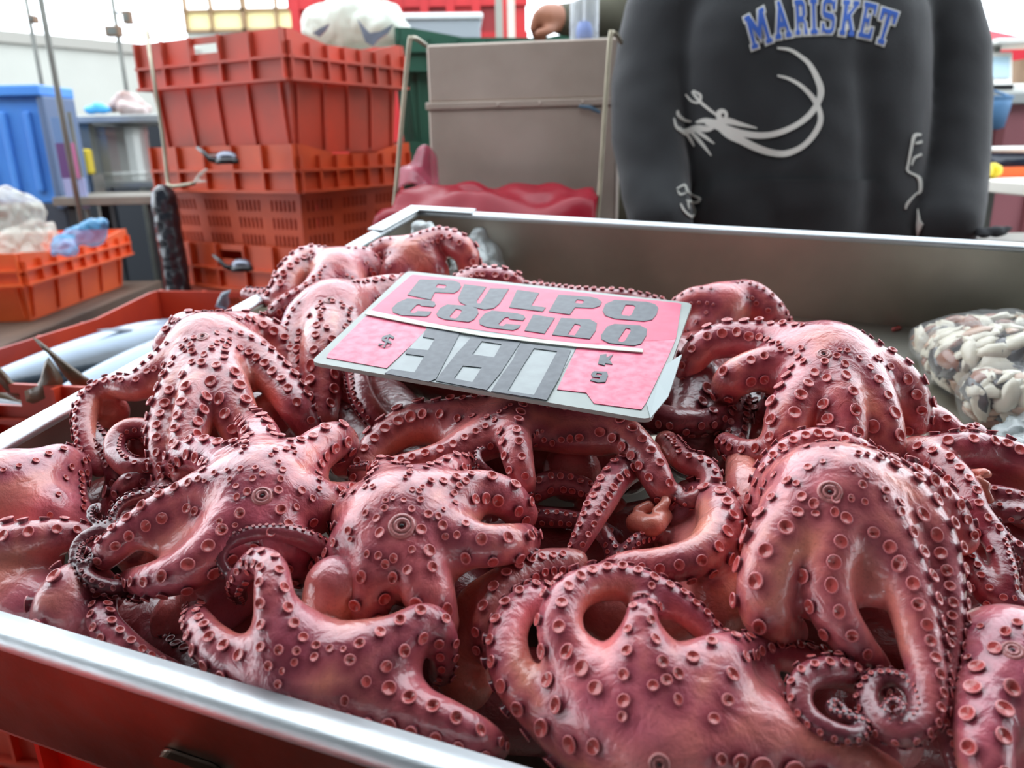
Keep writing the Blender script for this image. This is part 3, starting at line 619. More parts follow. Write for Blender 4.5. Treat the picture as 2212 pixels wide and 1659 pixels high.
# left edge
octopus('pink octopus lying over the left end of the front rim, cut by the picture edge', [
    arm([(20, 1075, 10.2, 90), (85, 1030, 10.9, 58), (128, 1000, 11.0, 42), (150, 1010, 10.2, 34), (160, 1050, 8.8, 30)], [0, 0, 0]),
    arm([(20, 1075, 10.2, 90), (90, 1110, 9.6, 70), (150, 1120, 8.6, 44)], 0, s=0),
    arm([(200, 965, 9.4, 22), (168, 1002, 9.8, 25), (158, 1060, 9.4, 27), (155, 1125, 8.8, 25)], 0, ramp=False)],
    center=(20, 1075, 10), kc=2, rk=5, blobs=[[(-70, 1060, 9.6, 80)]], base=(196, 116, 122))
octopus('brownish pink octopus in the front left corner with an arched web and rows of suckers', [
    arm([(-60, 1215, 9.6, 56), (-10, 1180, 10.8, 50), (50, 1170, 11.2, 44), (108, 1160, 11.2, 38), (170, 1160, 10.5, 31), (220, 1190, 9.2, 26)], [-55, -50], ramp=False),
    arm([(170, 1440, 6.4, 70), (132, 1350, 9.0, 68), (148, 1285, 10.0, 58), (185, 1255, 9.9, 46), (228, 1285, 8.6, 40)], [-70, -70], ramp=False),
    arm([(225, 1285, 9.2, 26), (222, 1340, 9.4, 33), (258, 1388, 9.0, 36), (318, 1428, 8.2, 30), (375, 1452, 7.6, 24)], 0, ramp=False)],
    center=(100, 1300, 7), kc=1.2, rk=5, blobs=[[(0, 1260, 8.6, 95), (60, 1330, 7.8, 90)], [(20, 1220, 9.4, 62), (85, 1205, 9.6, 46)]], base=(170, 96, 100))
# dark hollow on the left with curly tips
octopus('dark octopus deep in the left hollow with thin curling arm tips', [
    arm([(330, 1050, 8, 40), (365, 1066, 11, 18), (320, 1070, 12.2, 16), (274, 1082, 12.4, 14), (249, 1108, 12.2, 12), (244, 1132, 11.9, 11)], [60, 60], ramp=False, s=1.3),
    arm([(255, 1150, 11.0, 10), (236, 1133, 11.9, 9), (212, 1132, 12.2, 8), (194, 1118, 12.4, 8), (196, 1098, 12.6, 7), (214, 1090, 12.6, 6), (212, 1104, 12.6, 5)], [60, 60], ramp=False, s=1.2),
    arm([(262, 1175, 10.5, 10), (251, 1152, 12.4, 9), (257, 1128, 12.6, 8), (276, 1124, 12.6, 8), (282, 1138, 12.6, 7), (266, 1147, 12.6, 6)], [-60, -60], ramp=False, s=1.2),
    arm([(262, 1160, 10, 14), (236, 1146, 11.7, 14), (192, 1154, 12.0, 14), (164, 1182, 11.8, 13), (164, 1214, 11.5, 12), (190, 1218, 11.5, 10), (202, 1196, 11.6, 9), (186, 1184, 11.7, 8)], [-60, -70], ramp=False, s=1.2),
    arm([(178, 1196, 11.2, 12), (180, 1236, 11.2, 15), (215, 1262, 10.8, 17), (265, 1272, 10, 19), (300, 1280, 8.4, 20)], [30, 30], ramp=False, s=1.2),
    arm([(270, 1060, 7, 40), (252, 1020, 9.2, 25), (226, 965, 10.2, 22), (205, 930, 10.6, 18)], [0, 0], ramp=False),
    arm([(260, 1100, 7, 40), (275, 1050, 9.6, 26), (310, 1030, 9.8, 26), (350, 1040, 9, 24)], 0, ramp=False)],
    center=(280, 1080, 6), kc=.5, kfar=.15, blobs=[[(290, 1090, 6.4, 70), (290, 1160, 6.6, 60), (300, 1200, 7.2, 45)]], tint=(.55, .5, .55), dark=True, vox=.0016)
# under the front edge of the sign
octopus('tan pink octopus turned arms up under the front edge of the sign', [
    arm([(1120, 905, 11.4, 52), (990, 912, 11.8, 52), (890, 918, 11.6, 46), (822, 958, 11.1, 38), (786, 1012, 10.4, 32), (784, 1060, 9.4, 26), (815, 1100, 8.4, 20)], [10, 45, 55, 60]),
    arm([(1110, 910, 12.0, 46), (1030, 955, 12.2, 40), (950, 990, 11.9, 35), (880, 1006, 11.6, 29), (826, 1012, 11.4, 22)], [0, 0]),
    arm([(1112, 905, 12.4, 36), (1112, 950, 12.8, 38), (1120, 998, 12.4, 34), (1132, 1044, 11.4, 27), (1136, 1066, 10, 21)], [15, 15], ramp=False),
    arm([(1150, 900, 12.0, 50), (1285, 912, 12.4, 44), (1345, 938, 12.4, 42), (1396, 995, 11.9, 39), (1426, 1048, 11.2, 33), (1436, 1082, 10, 27)], [0, 0, -5]),
    arm([(1440, 955, 9.8, 26), (1475, 995, 11.2, 27), (1522, 1012, 11.4, 27), (1536, 1048, 11.2, 25), (1508, 1076, 11.0, 21), (1474, 1078, 10.9, 16), (1464, 1056, 11, 12)], [-50, -60, -60], ramp=False),
    arm([(1070, 1030, 11.4, 11), (1040, 1004, 12.6, 10), (1032, 976, 12.9, 8), (1046, 968, 12.9, 6)], [-60, -60], ramp=False),
    arm([(890, 1040, 10.4, 16), (850, 1022, 11.6, 14), (802, 1008, 11.8, 11), (756, 1012, 11.6, 8)], [60, 60], ramp=False)],
    center=(1130, 900, 12), kc=1.6, rk=6, web=[(0, 1, 190, .75)], blobs=[[(1150, 935, 12, 36), (1220, 945, 11.9, 36), (1300, 950, 11.9, 36)], [(1150, 880, 9, 70), (1330, 880, 9, 60)], [(880, 1040, 8.4, 40), (980, 1010, 9.6, 50)]], base=(190, 112, 104))
o16, _f = octopus('octopus in the centre right with a thick looped arm around pinkish innards', [
    arm([(1395, 985, 10.0, 38), (1335, 1028, 11.3, 35), (1298, 1085, 11.2, 33), (1268, 1142, 10.8, 27), (1243, 1192, 10.0, 21), (1234, 1220, 9.2, 15)], [10, 15], ramp=False),
    arm([(1490, 1075, 9.0, 40), (1548, 1092, 10.8, 47), (1553, 1148, 11.2, 49), (1510, 1200, 11.2, 45), (1432, 1220, 11.0, 39), (1355, 1222, 10.6, 32), (1305, 1235, 9.8, 24)], [-30, -45, -40, -35], ramp=False),
    arm([(1120, 1085, 8.6, 28), (1155, 1058, 9.6, 29), (1205, 1042, 9.8, 28), (1270, 1058, 9.6, 24), (1310, 1085, 9.2, 20)], [0, 0], ramp=False),
    arm([(1120, 1120, 8, 24), (1190, 1118, 8.6, 22), (1270, 1130, 8.5, 20), (1330, 1160, 8, 18)], 0, ramp=False),
    arm([(1300, 1150, 9.5, 20), (1320, 1185, 9.2, 18), (1318, 1230, 8.6, 15), (1300, 1260, 8.2, 12)], 0, ramp=False, s=1.1),
    arm([(1420, 1150, 9.2, 18), (1372, 1170, 9.6, 17), (1345, 1205, 9.2, 15), (1330, 1240, 8.8, 12)], 0, ramp=False, s=1.1)],
    center=(1520, 1200, 8), kc=1.0, rk=5, blobs=[[(1480, 1160, 7.4, 70), (1545, 1260, 8.6, 75), (1560, 1315, 8.2, 60)], [(1235, 1020, 8.8, 64)], [(1300, 1130, 6, 70)]], base=(178, 104, 104))
lump(o16, 'innards', [[(1375, 1130, 9.8, 24), (1410, 1135, 10.2, 24), (1435, 1115, 10.0, 18)], [(1420, 1105, 10.6, 12), (1438, 1085, 10.8, 11), (1432, 1070, 10.9, 9)], [(1380, 1105, 10.2, 14), (1400, 1095, 10.4, 14)]], M_FLESH)
octopus('smooth tan octopus body wedged between the star-shaped and the large front octopus', [
    arm([(1245, 1212, 9.8, 26), (1165, 1222, 10.4, 32), (1095, 1270, 10.4, 42), (1062, 1338, 9.8, 42), (1055, 1400, 8.6, 36)], [0, 0, 10], ramp=False)],
    center=(1120, 1280, 8), kc=1.2, blobs=[[(1012, 1385, 7.8, 54), (1040, 1320, 8.6, 62), (1130, 1265, 9.2, 56), (1220, 1240, 9.2, 40)], [(1010, 1470, 6, 70)], [(1320, 1310, 6, 80), (1450, 1350, 6, 80)]], base=(180, 112, 96))
o19, _f = octopus('wine-red octopus tangled at the right picture edge beside the ice', [
    arm([(1975, 985, 10.6, 40), (2035, 1008, 11.2, 38), (2078, 1055, 11.0, 37), (2104, 1112, 10.5, 34), (2145, 1160, 9.8, 29), (2220, 1208, 9, 25)], [0, -10], ramp=False),
    arm([(1990, 985, 10.6, 42), (2080, 972, 11.4, 40), (2160, 982, 11.0, 40), (2250, 1020, 10.5, 40)], [-60, -65], ramp=False),
    arm([(2062, 1150, 9.4, 24), (2082, 1122, 10.2, 24), (2128, 1132, 10.2, 25), (2160, 1198, 9.8, 26), (2172, 1265, 9.2, 27), (2160, 1308, 8.4, 25)], [-70, -70], ramp=False, s=.8),
    arm([(2085, 1195, 9.4, 22), (2108, 1240, 9.2, 28), (2142, 1288, 8.8, 28), (2220, 1315, 8.4, 26)], 10, ramp=False),
    arm([(2110, 1065, 9.8, 24), (2172, 1072, 10.2, 22), (2240, 1090, 9.8, 22)], 0, ramp=False), arm([(2130, 1105, 9.4, 20), (2190, 1110, 9.8, 21), (2250, 1115, 9.6, 21)], 0, ramp=False)],
    center=(2100, 1100, 8), kc=.8, blobs=[[(2110, 1180, 7.4, 60), (2160, 1290, 6.2, 90)], [(2130, 1020, 9, 40), (2230, 1090, 8, 60)]], tint=(.9, .8, .85), base=(170, 84, 90))
lump(o19, 'innards', [[(2100, 1022, 11.4, 9), (2125, 1022, 11.8, 11), (2135, 1025, 11.6, 8)], [(2110, 1038, 11.5, 11), (2130, 1048, 11.3, 10)], [(2125, 1060, 11.0, 11), (2138, 1080, 10.6, 9)]], M_FLESH)
c = (2190, 1440, 9.6, 90)
octopus('rounded pink octopus cut off by the lower right picture corner', [
    c8(c, (2140, 1490, 10.2, 70), (2125, 1570, 10.2, 62), (2128, 1650, 9.8, 56), (2140, 1730, 8.8, 48), phi=[0, -5], s=1.1),
    c8(c, (2240, 1500, 10, 80), (2280, 1600, 9.8, 70), phi=0), c8(c, (2130, 1420, 9.6, 60), (2080, 1460, 8.2, 44), phi=10)],
    center=(2190, 1440, 9), kc=2.4, rk=5, mouth=(2188, 1404, 12, 15), blobs=[[(2190, 1480, 9, 105)], [(2200, 1580, 8.6, 110)]], base=(200, 112, 122))
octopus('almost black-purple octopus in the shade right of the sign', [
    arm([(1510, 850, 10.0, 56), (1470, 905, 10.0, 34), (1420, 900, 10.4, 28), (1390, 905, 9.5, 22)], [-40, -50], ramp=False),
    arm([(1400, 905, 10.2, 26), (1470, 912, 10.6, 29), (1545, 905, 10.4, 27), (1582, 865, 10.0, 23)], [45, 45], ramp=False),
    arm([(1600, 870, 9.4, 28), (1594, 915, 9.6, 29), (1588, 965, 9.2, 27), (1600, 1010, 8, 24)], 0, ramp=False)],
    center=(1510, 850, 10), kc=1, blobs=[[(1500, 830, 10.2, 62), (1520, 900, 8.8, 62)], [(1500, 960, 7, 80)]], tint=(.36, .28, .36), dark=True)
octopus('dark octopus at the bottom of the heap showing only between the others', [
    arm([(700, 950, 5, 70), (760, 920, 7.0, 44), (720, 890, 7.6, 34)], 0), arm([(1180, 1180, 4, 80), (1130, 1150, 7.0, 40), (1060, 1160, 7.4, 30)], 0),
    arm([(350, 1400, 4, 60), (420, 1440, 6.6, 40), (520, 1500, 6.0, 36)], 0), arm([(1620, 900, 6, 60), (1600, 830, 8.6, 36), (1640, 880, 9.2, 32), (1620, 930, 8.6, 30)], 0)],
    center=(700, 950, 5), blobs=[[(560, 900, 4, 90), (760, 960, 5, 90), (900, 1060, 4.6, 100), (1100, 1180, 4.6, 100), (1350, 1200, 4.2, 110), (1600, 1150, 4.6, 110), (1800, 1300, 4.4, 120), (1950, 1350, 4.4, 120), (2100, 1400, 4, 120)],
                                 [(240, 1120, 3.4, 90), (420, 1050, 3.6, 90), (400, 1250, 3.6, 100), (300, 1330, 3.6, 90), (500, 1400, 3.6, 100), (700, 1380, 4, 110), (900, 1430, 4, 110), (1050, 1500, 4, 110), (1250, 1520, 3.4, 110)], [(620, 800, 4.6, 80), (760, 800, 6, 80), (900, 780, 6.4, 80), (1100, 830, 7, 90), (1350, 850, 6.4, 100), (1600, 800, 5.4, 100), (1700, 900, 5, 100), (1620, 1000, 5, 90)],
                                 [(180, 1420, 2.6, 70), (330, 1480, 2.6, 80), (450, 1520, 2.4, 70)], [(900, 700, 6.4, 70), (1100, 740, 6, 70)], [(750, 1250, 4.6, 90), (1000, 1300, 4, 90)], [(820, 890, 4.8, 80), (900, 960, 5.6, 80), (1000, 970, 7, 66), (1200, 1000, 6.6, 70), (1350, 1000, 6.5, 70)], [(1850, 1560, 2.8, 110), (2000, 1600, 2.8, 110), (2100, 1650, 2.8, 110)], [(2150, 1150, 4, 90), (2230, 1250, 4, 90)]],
    tint=(.40, .24, .27), dark=True, kc=.8, vox=.003)  # dark tint stands in for deep shade between the upper octopuses
# ------------------------------------------------------------------ price sign
def corner_plane(q4):
    """the rectangle behind four picture corners (front left, front right, back right, back left): plane normal"""
    h = [np.array([x, y, 1.0]) for x, y in q4]
    def vp(a, b, c, d):
        p = np.cross(np.cross(h[a], h[b]), np.cross(h[c], h[d])); return p[:2] / p[2]
    r1 = wray(*vp(0, 1, 3, 2)); r2 = wray(*vp(0, 3, 1, 2)); n = np.cross(r1, r2); n /= np.linalg.norm(n)
    return n if n[2] > 0 else -n
SIGN = [(670.5, 781.7), (1407, 907), (1495.6, 654.4), (880, 585)]
sn = TW; sn = sn / np.linalg.norm(sn)
s0 = P(1407, 907, 15.2)[0]
sb = P(880, 585, 15.0)[0]
sn = np.cross(P(1407, 907, 15.2)[0] - P(670.5, 781.7, 15.4)[0], sb - P(670.5, 781.7, 15.4)[0]); sn /= np.linalg.norm(sn); sn = sn if sn[2] > 0 else -sn
sd = float(sn @ s0)
def SG(x, y, off=0.0): return pt_plane(x, y, sn, sd) + sn * off
so = SG(1060, 770)
sx = SG(1407, 907) - SG(670.5, 781.7); sx /= np.linalg.norm(sx); sy = np.cross(sn, sx)
SM = Matrix(((sx[0], sy[0], sn[0], so[0]), (sx[1], sy[1], sn[1], so[1]), (sx[2], sy[2], sn[2], so[2]), (0, 0, 0, 1)))
def sl_(x, y):
    d = SG(x, y) - so; return (float(d @ sx), float(d @ sy))
sign = empty('price_sign'); sign.matrix_world = SM
tag(sign, 'pink and white plastic price sign reading PULPO COCIDO $380 kg', 'sign')
def poly2d(loops, name, z0, z1, material, parent, smooth=0):
    """flat plate from outlines (further loops are holes) between z0 and z1"""
    cu = bpy.data.curves.new(name, 'CURVE'); cu.dimensions = '2D'; cu.fill_mode = 'BOTH'
    for lp in loops:
        s = cu.splines.new('POLY'); s.points.add(len(lp) - 1)
        for p, (x, y) in zip(s.points, lp): p.co = (x, y, 0, 1)
        s.use_cyclic_u = True
    cu.extrude = (z1 - z0) / 2
    tmp = bpy.data.objects.new(name, cu); COL.objects.link(tmp)
    me = bpy.data.meshes.new_from_object(tmp.evaluated_get(bpy.context.evaluated_depsgraph_get())); bpy.data.objects.remove(tmp, do_unlink=True)
    zm = (z0 + z1) / 2
    for v in me.vertices: v.co.z += zm
    return link(name, me, material, parent)
def zs(pts): return [sl_(640 + x / 2.4578, 560 + y / 2.4578) for x, y in pts]     # traced on an enlargement
M_BOARD = mat('sign_board', s2l(150, 160, 154), .4, noise_amt=.2, noise_scale=30, coat=.2)
M_PINK = mat('sign_pink', s2l(212, 40, 92), .42, noise_amt=.14, noise_scale=60, coat=.2, color2=s2l(216, 58, 104))
M_PINK2 = mat('sign_pink_worn', s2l(214, 50, 98), .4, noise_amt=.3, noise_scale=120, color2=s2l(224, 116, 142), coat=.2)
M_SGREY = mat('sign_grey_paper', s2l(142, 152, 152), .4, noise_amt=.15, noise_scale=80, coat=.2)
M_INK = mat('sign_ink', s2l(44, 54, 64), .45, noise_amt=.25, noise_scale=150, coat=.15, color2=s2l(70, 78, 86))
M_TAPE = film('clear_tape', (0.85, 0.88, 0.85), .30, .12, .6, 60)
bd = [sl_(*q) for q in SIGN]
def rounded(q, r=.006, n=4):
    out = []; k = len(q)
    for i in range(k):
        p = np.array(q[i]); a = np.array(q[i - 1]) - p; b = np.array(q[(i + 1) % k]) - p
        a = a / np.linalg.norm(a) * r; b = b / np.linalg.norm(b) * r
        for j in range(n + 1):
            t = j / n; out.append(tuple((1 - t) ** 2 * (p + a) + 2 * t * (1 - t) * p + t * t * (p + b)))
    return out
poly2d([rounded(bd, .008)], 'board', -.003, 0, M_BOARD, sign)
poly2d([rounded(zs([(615, 84), (2045, 238), (2015, 430), (1500, 455), (720, 345), (385, 285)]), .004)], 'title_panel', .0001, .0007, M_PINK, sign)
poly2d([zs([(1500, 450), (2015, 425), (1975, 520), (1860, 760), (1832, 802), (1580, 768), (1540, 712), (1385, 695)])], 'unit_panel', .0001, .0006, M_PINK2, sign)
poly2d([zs([(375, 300), (720, 345), (620, 450), (480, 582), (160, 525), (170, 505), (255, 420)])], 'currency_panel', .0001, .0006, M_PINK2, sign)
poly2d([zs([(720, 345), (1500, 450), (1325, 755), (470, 612), (620, 450)])], 'price_panel', .0001, .0005, M_SGREY, sign)
def letter(nm, *loops, z=.0008, m=M_INK):
    poly2d([zs(l) for l in loops], nm, z, z + .0005, m, sign)
letter('letter_p', [(655, 112), (835, 118), (868, 130), (876, 148), (862, 172), (838, 186), (735, 182), (715, 222), (590, 195)], [(752, 138), (792, 142), (798, 150), (786, 160), (738, 156)])
letter('letter_u', [(892, 138), (1010, 152), (958, 228), (962, 240), (978, 240), (1030, 160), (1130, 162), (1080, 240), (1050, 266), (1000, 274), (905, 252), (868, 234), (858, 212)])
letter('letter_l', [(1172, 168), (1290, 184), (1248, 252), (1325, 262), (1308, 284), (1130, 262)])
letter('letter_p', [(1392, 194), (1560, 205), (1600, 215), (1622, 232), (1612, 254), (1575, 266), (1480, 262), (1452, 300), (1340, 284)], [(1490, 220), (1522, 224), (1528, 232), (1518, 242), (1478, 238)])
letter('letter_o', [(1690, 222), (1860, 232), (1905, 245), (1922, 265), (1912, 300), (1888, 328), (1845, 336), (1690, 322), (1640, 305), (1626, 280), (1640, 244)], [(1748, 248), (1790, 250), (1800, 258), (1780, 300), (1768, 308), (1732, 304), (1724, 296)])
letter('letter_c', [(590, 214), (700, 222), (735, 232), (740, 248), (730, 260), (664, 254), (655, 246), (640, 248), (606, 282), (612, 291), (630, 291), (645, 280), (718, 284), (706, 302), (690, 310), (560, 304), (515, 288), (508, 266), (538, 236)])
letter('letter_o', [(800, 246), (925, 254), (962, 270), (968, 292), (945, 325), (915, 340), (790, 326), (752, 312), (744, 295), (765, 265)], [(848, 270), (872, 274), (880, 282), (858, 314), (845, 322), (820, 318), (814, 310)])
letter('letter_c', [(1040, 278), (1175, 294), (1208, 304), (1216, 318), (1204, 332), (1132, 324), (1126, 314), (1108, 316), (1074, 350), (1080, 360), (1098, 361), (1114, 350), (1192, 356), (1178, 374), (1150, 384), (1015, 368), (975, 352), (970, 330), (1000, 295)])
letter('letter_i', [(1258, 300), (1372, 318), (1318, 402), (1212, 386)])
letter('letter_d', [(1405, 318), (1560, 326), (1596, 346), (1590, 385), (1558, 430), (1358, 408)], [(1478, 350), (1505, 354), (1510, 364), (1478, 412), (1440, 408)])
letter('letter_o', [(1690, 350), (1825, 358), (1862, 378), (1858, 412), (1830, 455), (1790, 466), (1660, 452), (1620, 432), (1618, 410), (1650, 364)], [(1750, 372), (1772, 376), (1776, 388), (1745, 440), (1728, 448), (1710, 442), (1712, 428)])
def ribbon(pts, w):
    p = catmull([(x, y) for x, y in pts], 4); L = []; R = []
    for i in range(len(p)):
        t = p[min(i + 1, len(p) - 1)] - p[max(i - 1, 0)]; t = t / np.linalg.norm(t); n = np.array((-t[1], t[0])) * w / 2; L.append(tuple(p[i] + n)); R.append(tuple(p[i] - n))
    return L + R[::-1]
letter('dollar_sign', ribbon([(518, 426), (500, 415), (470, 419), (460, 431), (482, 441), (500, 451), (490, 464), (462, 467), (438, 458)], 13))
letter('dollar_bar', ribbon([(496, 404), (482, 440), (466, 476)], 7), z=.0009)
letter('letter_k', [(1612, 515), (1648, 510), (1645, 530), (1682, 512), (1662, 540), (1678, 565), (1640, 560), (1638, 572), (1602, 562)])
letter('letter_g', [(1580, 602), (1650, 605), (1655, 625), (1640, 660), (1600, 662), (1560, 650), (1570, 640), (1610, 645), (1612, 636), (1572, 632), (1565, 618)], [(1595, 612), (1625, 615), (1620, 626), (1590, 622)])
letter('digit_3', [(700, 352), (880, 378), (742, 642), (702, 658), (470, 612), (505, 590), (628, 608), (680, 522), (580, 508), (592, 478), (700, 490), (735, 430), (672, 418)], z=.0007)
letter('digit_8', [(945, 402), (1195, 440), (1085, 610), (1010, 702), (740, 652), (790, 585), (850, 508), (895, 460)], [(985, 442), (1090, 458), (1050, 528), (935, 512)], [(885, 572), (985, 582), (935, 660), (838, 640)], z=.0007)
letter('digit_0', [(1190, 452), (1320, 468), (1458, 490), (1395, 640), (1330, 755), (1035, 708), (1085, 630), (1150, 540)], [(1262, 480), (1385, 496), (1330, 600), (1262, 728), (1122, 708), (1180, 610)], z=.0007)
# torn strip of clear tape across the middle and the loose flap at the right
tp = [SG(640 + x / 2.4578, 560 + y / 2.4578, .0012) for x, y in ((390, 282), (700, 350), (1000, 404), (1480, 460), (1840, 490), (1838, 506), (1480, 476), (1000, 424), (700, 370), (365, 302))]
def tolocal(o, pts): 
    mi = o.matrix_world.inverted(); return [mi @ Vector(p) for p in pts]
v = tolocal(sign, tp); rng = random.Random(3); v = [Vector((q.x, q.y, .0014 + rng.uniform(0, .0006))) for i, q in enumerate(v)]
M_LIFT = mat('lifted_paper', s2l(190, 192, 176), .35, coat=.3)
MB().add(v, [(0, 1, 8, 9), (1, 2, 7, 8), (2, 3, 6, 7), (3, 4, 5, 6)]).build('lifted_paper_edge', M_LIFT, sign).modifiers.new('s', 'SOLIDIFY').thickness = .0006
fl = [(1880, 850, .001), (1975, 740, .002), (2040, 585, .012), (1960, 600, .006), (1920, 660, .001), (1860, 770, .001)]
v = tolocal(sign, [SG(640 + x / 2.4578, 560 + y / 2.4578, z) for x, y, z in fl])
MB().add(v, [(0, 1, 4, 5), (1, 2, 3, 4)]).build('loose_flap', mat('flap_plastic', s2l(150, 164, 164), .4, coat=.2), sign).modifiers.new('s', 'SOLIDIFY').thickness = .0008

# ------------------------------------------------------------------ ground and far setting
M_GROUND = mat('wet_concrete', s2l(80, 78, 74), .55, noise_amt=.4, noise_scale=2.5, bump=.3, bump_scale=18, rough_var=.2)
g = MB().box((-14, -4, -.02), (14, 22, 0)).build('floor', M_GROUND); tag(g, kind='structure')
M_WWALL = mat('white_wall', s2l(186, 188, 180), .7, noise_amt=.08, noise_scale=2)
M_WCOPE = mat('wall_coping', s2l(160, 158, 150), .7)
a = atY(-60, 60, 6.0); b = atY(345, 98, 7.2)
wv = Vector((b[0] - a[0], b[1] - a[1], 0)); wl = wv.length; wr = math.atan2(wv.y, wv.x)
wall = MB().box((-.5, 0, 0), (wl + .6, .15, a[2] - .08)).build('wall_left', M_WWALL, loc=(a[0], a[1], 0)); wall.rotation_euler = (0, 0, wr); tag(wall, kind='structure')
MB().box((-.5, -.03, a[2] - .08), (wl + .6, .18, a[2])).build('wall_coping', M_WCOPE, wall)
wb_ = MB().box((-12, -6.2, 0), (12, -6.0, 4.5)).build('wall_shade', mat('shade_wall', s2l(70, 66, 64), .8, noise_amt=.2, noise_scale=2)); tag(wb_, kind='structure')  # unseen wall added behind the camera to cut frontal light
# ------------------------------------------------------------------ crates
M_OR = mat('orange_plastic', s2l(206, 80, 38), .45, noise_amt=.22, noise_scale=6, color2=s2l(168, 60, 32), bump=.05, bump_scale=40)
M_ORW = mat('worn_orange_plastic', s2l(200, 68, 46), .5, noise_amt=.3, noise_scale=5, color2=s2l(150, 66, 50), bump=.05, bump_scale=40)
M_ORB = mat('bright_orange_plastic', s2l(236, 104, 48), .42, noise_amt=.15, noise_scale=5, color2=s2l(216, 86, 42))
M_RDC = mat('red_orange_plastic', s2l(204, 72, 42), .42, noise_amt=.25, noise_scale=6, color2=s2l(158, 54, 40))
M_GRC = mat('green_plastic', s2l(46, 92, 74), .45, noise_amt=.25, noise_scale=5)
def crate(name, label, loc, rz, size, material, style='solid', top=.36, taper=.9, group=None, nrib=(6, 8), dip=True, rot=None, swap=False):
    """stacking crate: tapered body, deep rim band with ribs, hand hole or dipped rim"""
    lx, ly, h = size; root = empty(name, loc, rz); tag(root, label, 'crate', group)
    hb = h * (1 - top); t = .006
    def side(L, W, ang, nr, nm):
        end_ = (L <= W) != swap
        # wall as a grid of cells, some left open
        if style == 'vent':
            cols = [0]; opens = []
            nblk = 4 if L > .45 else 3; bw = L * taper / nblk
            x = 0
            for bi in range(nblk):
                x0 = bi * bw + bw * .16; n = 6; sw = bw * .68 / (2 * n - 1); cols.append(x0)
                for k in range(2 * n - 1):
                    cols.append(x0 + sw * (k + 1)); opens.append((len(cols) - 2) if k % 2 == 0 else -1)
            cols.append(L * taper); rows = [0, .09, .27, .38, .56, .67, .85, 1]; rows = [r * hb for r in rows]; orow = (1, 3, 5); oset = set(opens)
        else:
            cols = [L * taper * k / 8 for k in range(9)]; rows = [0, hb * .5, hb]; orow = (); oset = set()
        v = []; f = []; nc = len(cols)
        for z in rows:
            sc = taper + (1 - taper) * .5 * z / hb
            for x in cols: v.append(((x / (L * taper) - .5) * L * sc, -W / 2 * sc, z))
        for r in range(len(rows) - 1):
            for c in range(nc - 1):
                if r in orow and c in oset: continue
                f.append((r * nc + c, r * nc + c + 1, (r + 1) * nc + c + 1, (r + 1) * nc + c))
        R = Matrix.Rotation(ang, 3, 'Z')
        o = MB().add([R @ Vector(p) for p in v], f).build(nm, material, root); o.modifiers.new('s', 'SOLIDIFY').thickness = t
        # rim band: plates with a hand hole in the short sides, dipped in the middle of the long sides
        so_ = .02; y = -W / 2 - .004; cols = [-.5, -.46, -.2, -.1, .1, .2, .46, .5]; v = []; f = []
        rows = [hb, hb + (h - hb) * .45, hb + (h - hb) * .66, hb + (h - hb) * .86, h]; nc = len(cols)
        for ri, z in enumerate(rows):
            for ci, x in enumerate(cols):
                zz = z
                if dip and not end_ and 2 <= ci <= 5 and ri == 4: zz = z - (h - hb) * .22
                if dip and not end_ and 2 <= ci <= 5 and ri == 3: zz = z - (h - hb) * .16
                v.append((x * L, y, zz))
        for r in range(4):
            for c in range(nc - 1):
                if end_ and r == 2 and c == 3: continue
                f.append((r * nc + c, r * nc + c + 1, (r + 1) * nc + c + 1, (r + 1) * nc + c))
        o = MB().add([R @ Vector(p) for p in v], f).build('rim_panel', material, root); o.modifiers.new('s', 'SOLIDIFY').thickness = t
        # flanges and ribs standing proud
        for z, d in ((hb, .016), (hb + (h - hb) * .45, .012)):
            MB().box((-L / 2 - .008, y - d, z - .003), (L / 2 + .008, y, z + .003)).xf(lambda p: R @ Vector(p)).build('flange', material, root)
        rm = MB().box((-.0025, y - .012, hb), (.0025, y, h - (.0 if end_ else (h - hb) * .24))); rm.xf(lambda p: R @ Vector(p)); me = None
        for k in range(nr + 1):
            dx = (R @ Vector(((k / nr - .5) * L, 0, 0)))
            if me is None: ob = rm.build('rib', material, root); me = ob.data
            else: ob = bpy.data.objects.new('rib', me); COL.objects.link(ob); ob.parent = root
            ob.location = dx
        if style == 'solid':
            me = None
            for k in range(5):
                sc = taper
                if me is None:
                    ob = MB().hexa([R @ Vector(q) for q in ((-.004, -W / 2 * taper - .008, .01), (.004, -W / 2 * taper - .008, .01), (.004, -W / 2 * taper, .01), (-.004, -W / 2 * taper, .01),
                        (-.004, -W / 2 * (taper + .5 * (1 - taper)) - .008, hb), (.004, -W / 2 * (taper + .5 * (1 - taper)) - .008, hb), (.004, -W / 2 * (taper + .5 * (1 - taper)), hb), (-.004, -W / 2 * (taper + .5 * (1 - taper)), hb))]).build('body_rib', material, root); me = ob.data
                else: ob = bpy.data.objects.new('body_rib', me); COL.objects.link(ob); ob.parent = root
                ob.location = R @ Vector(((k / 4 - .5) * L * taper * .94, 0, 0))
    side(lx, ly, 0, nrib[1], 'side_panel'); side(lx, ly, math.pi, nrib[1], 'side_panel')
    side(ly, lx, math.pi / 2, nrib[0], 'end_panel'); side(ly, lx, -math.pi / 2, nrib[0], 'end_panel')
    MB().box((-lx / 2 * taper, -ly / 2 * taper, 0), (lx / 2 * taper, ly / 2 * taper, .006)).build('base', material, root)
    if rot is not None: root.matrix_world = rot
    return root
def zat(px, py, Y): return float(atY(px, py, Y)[2])
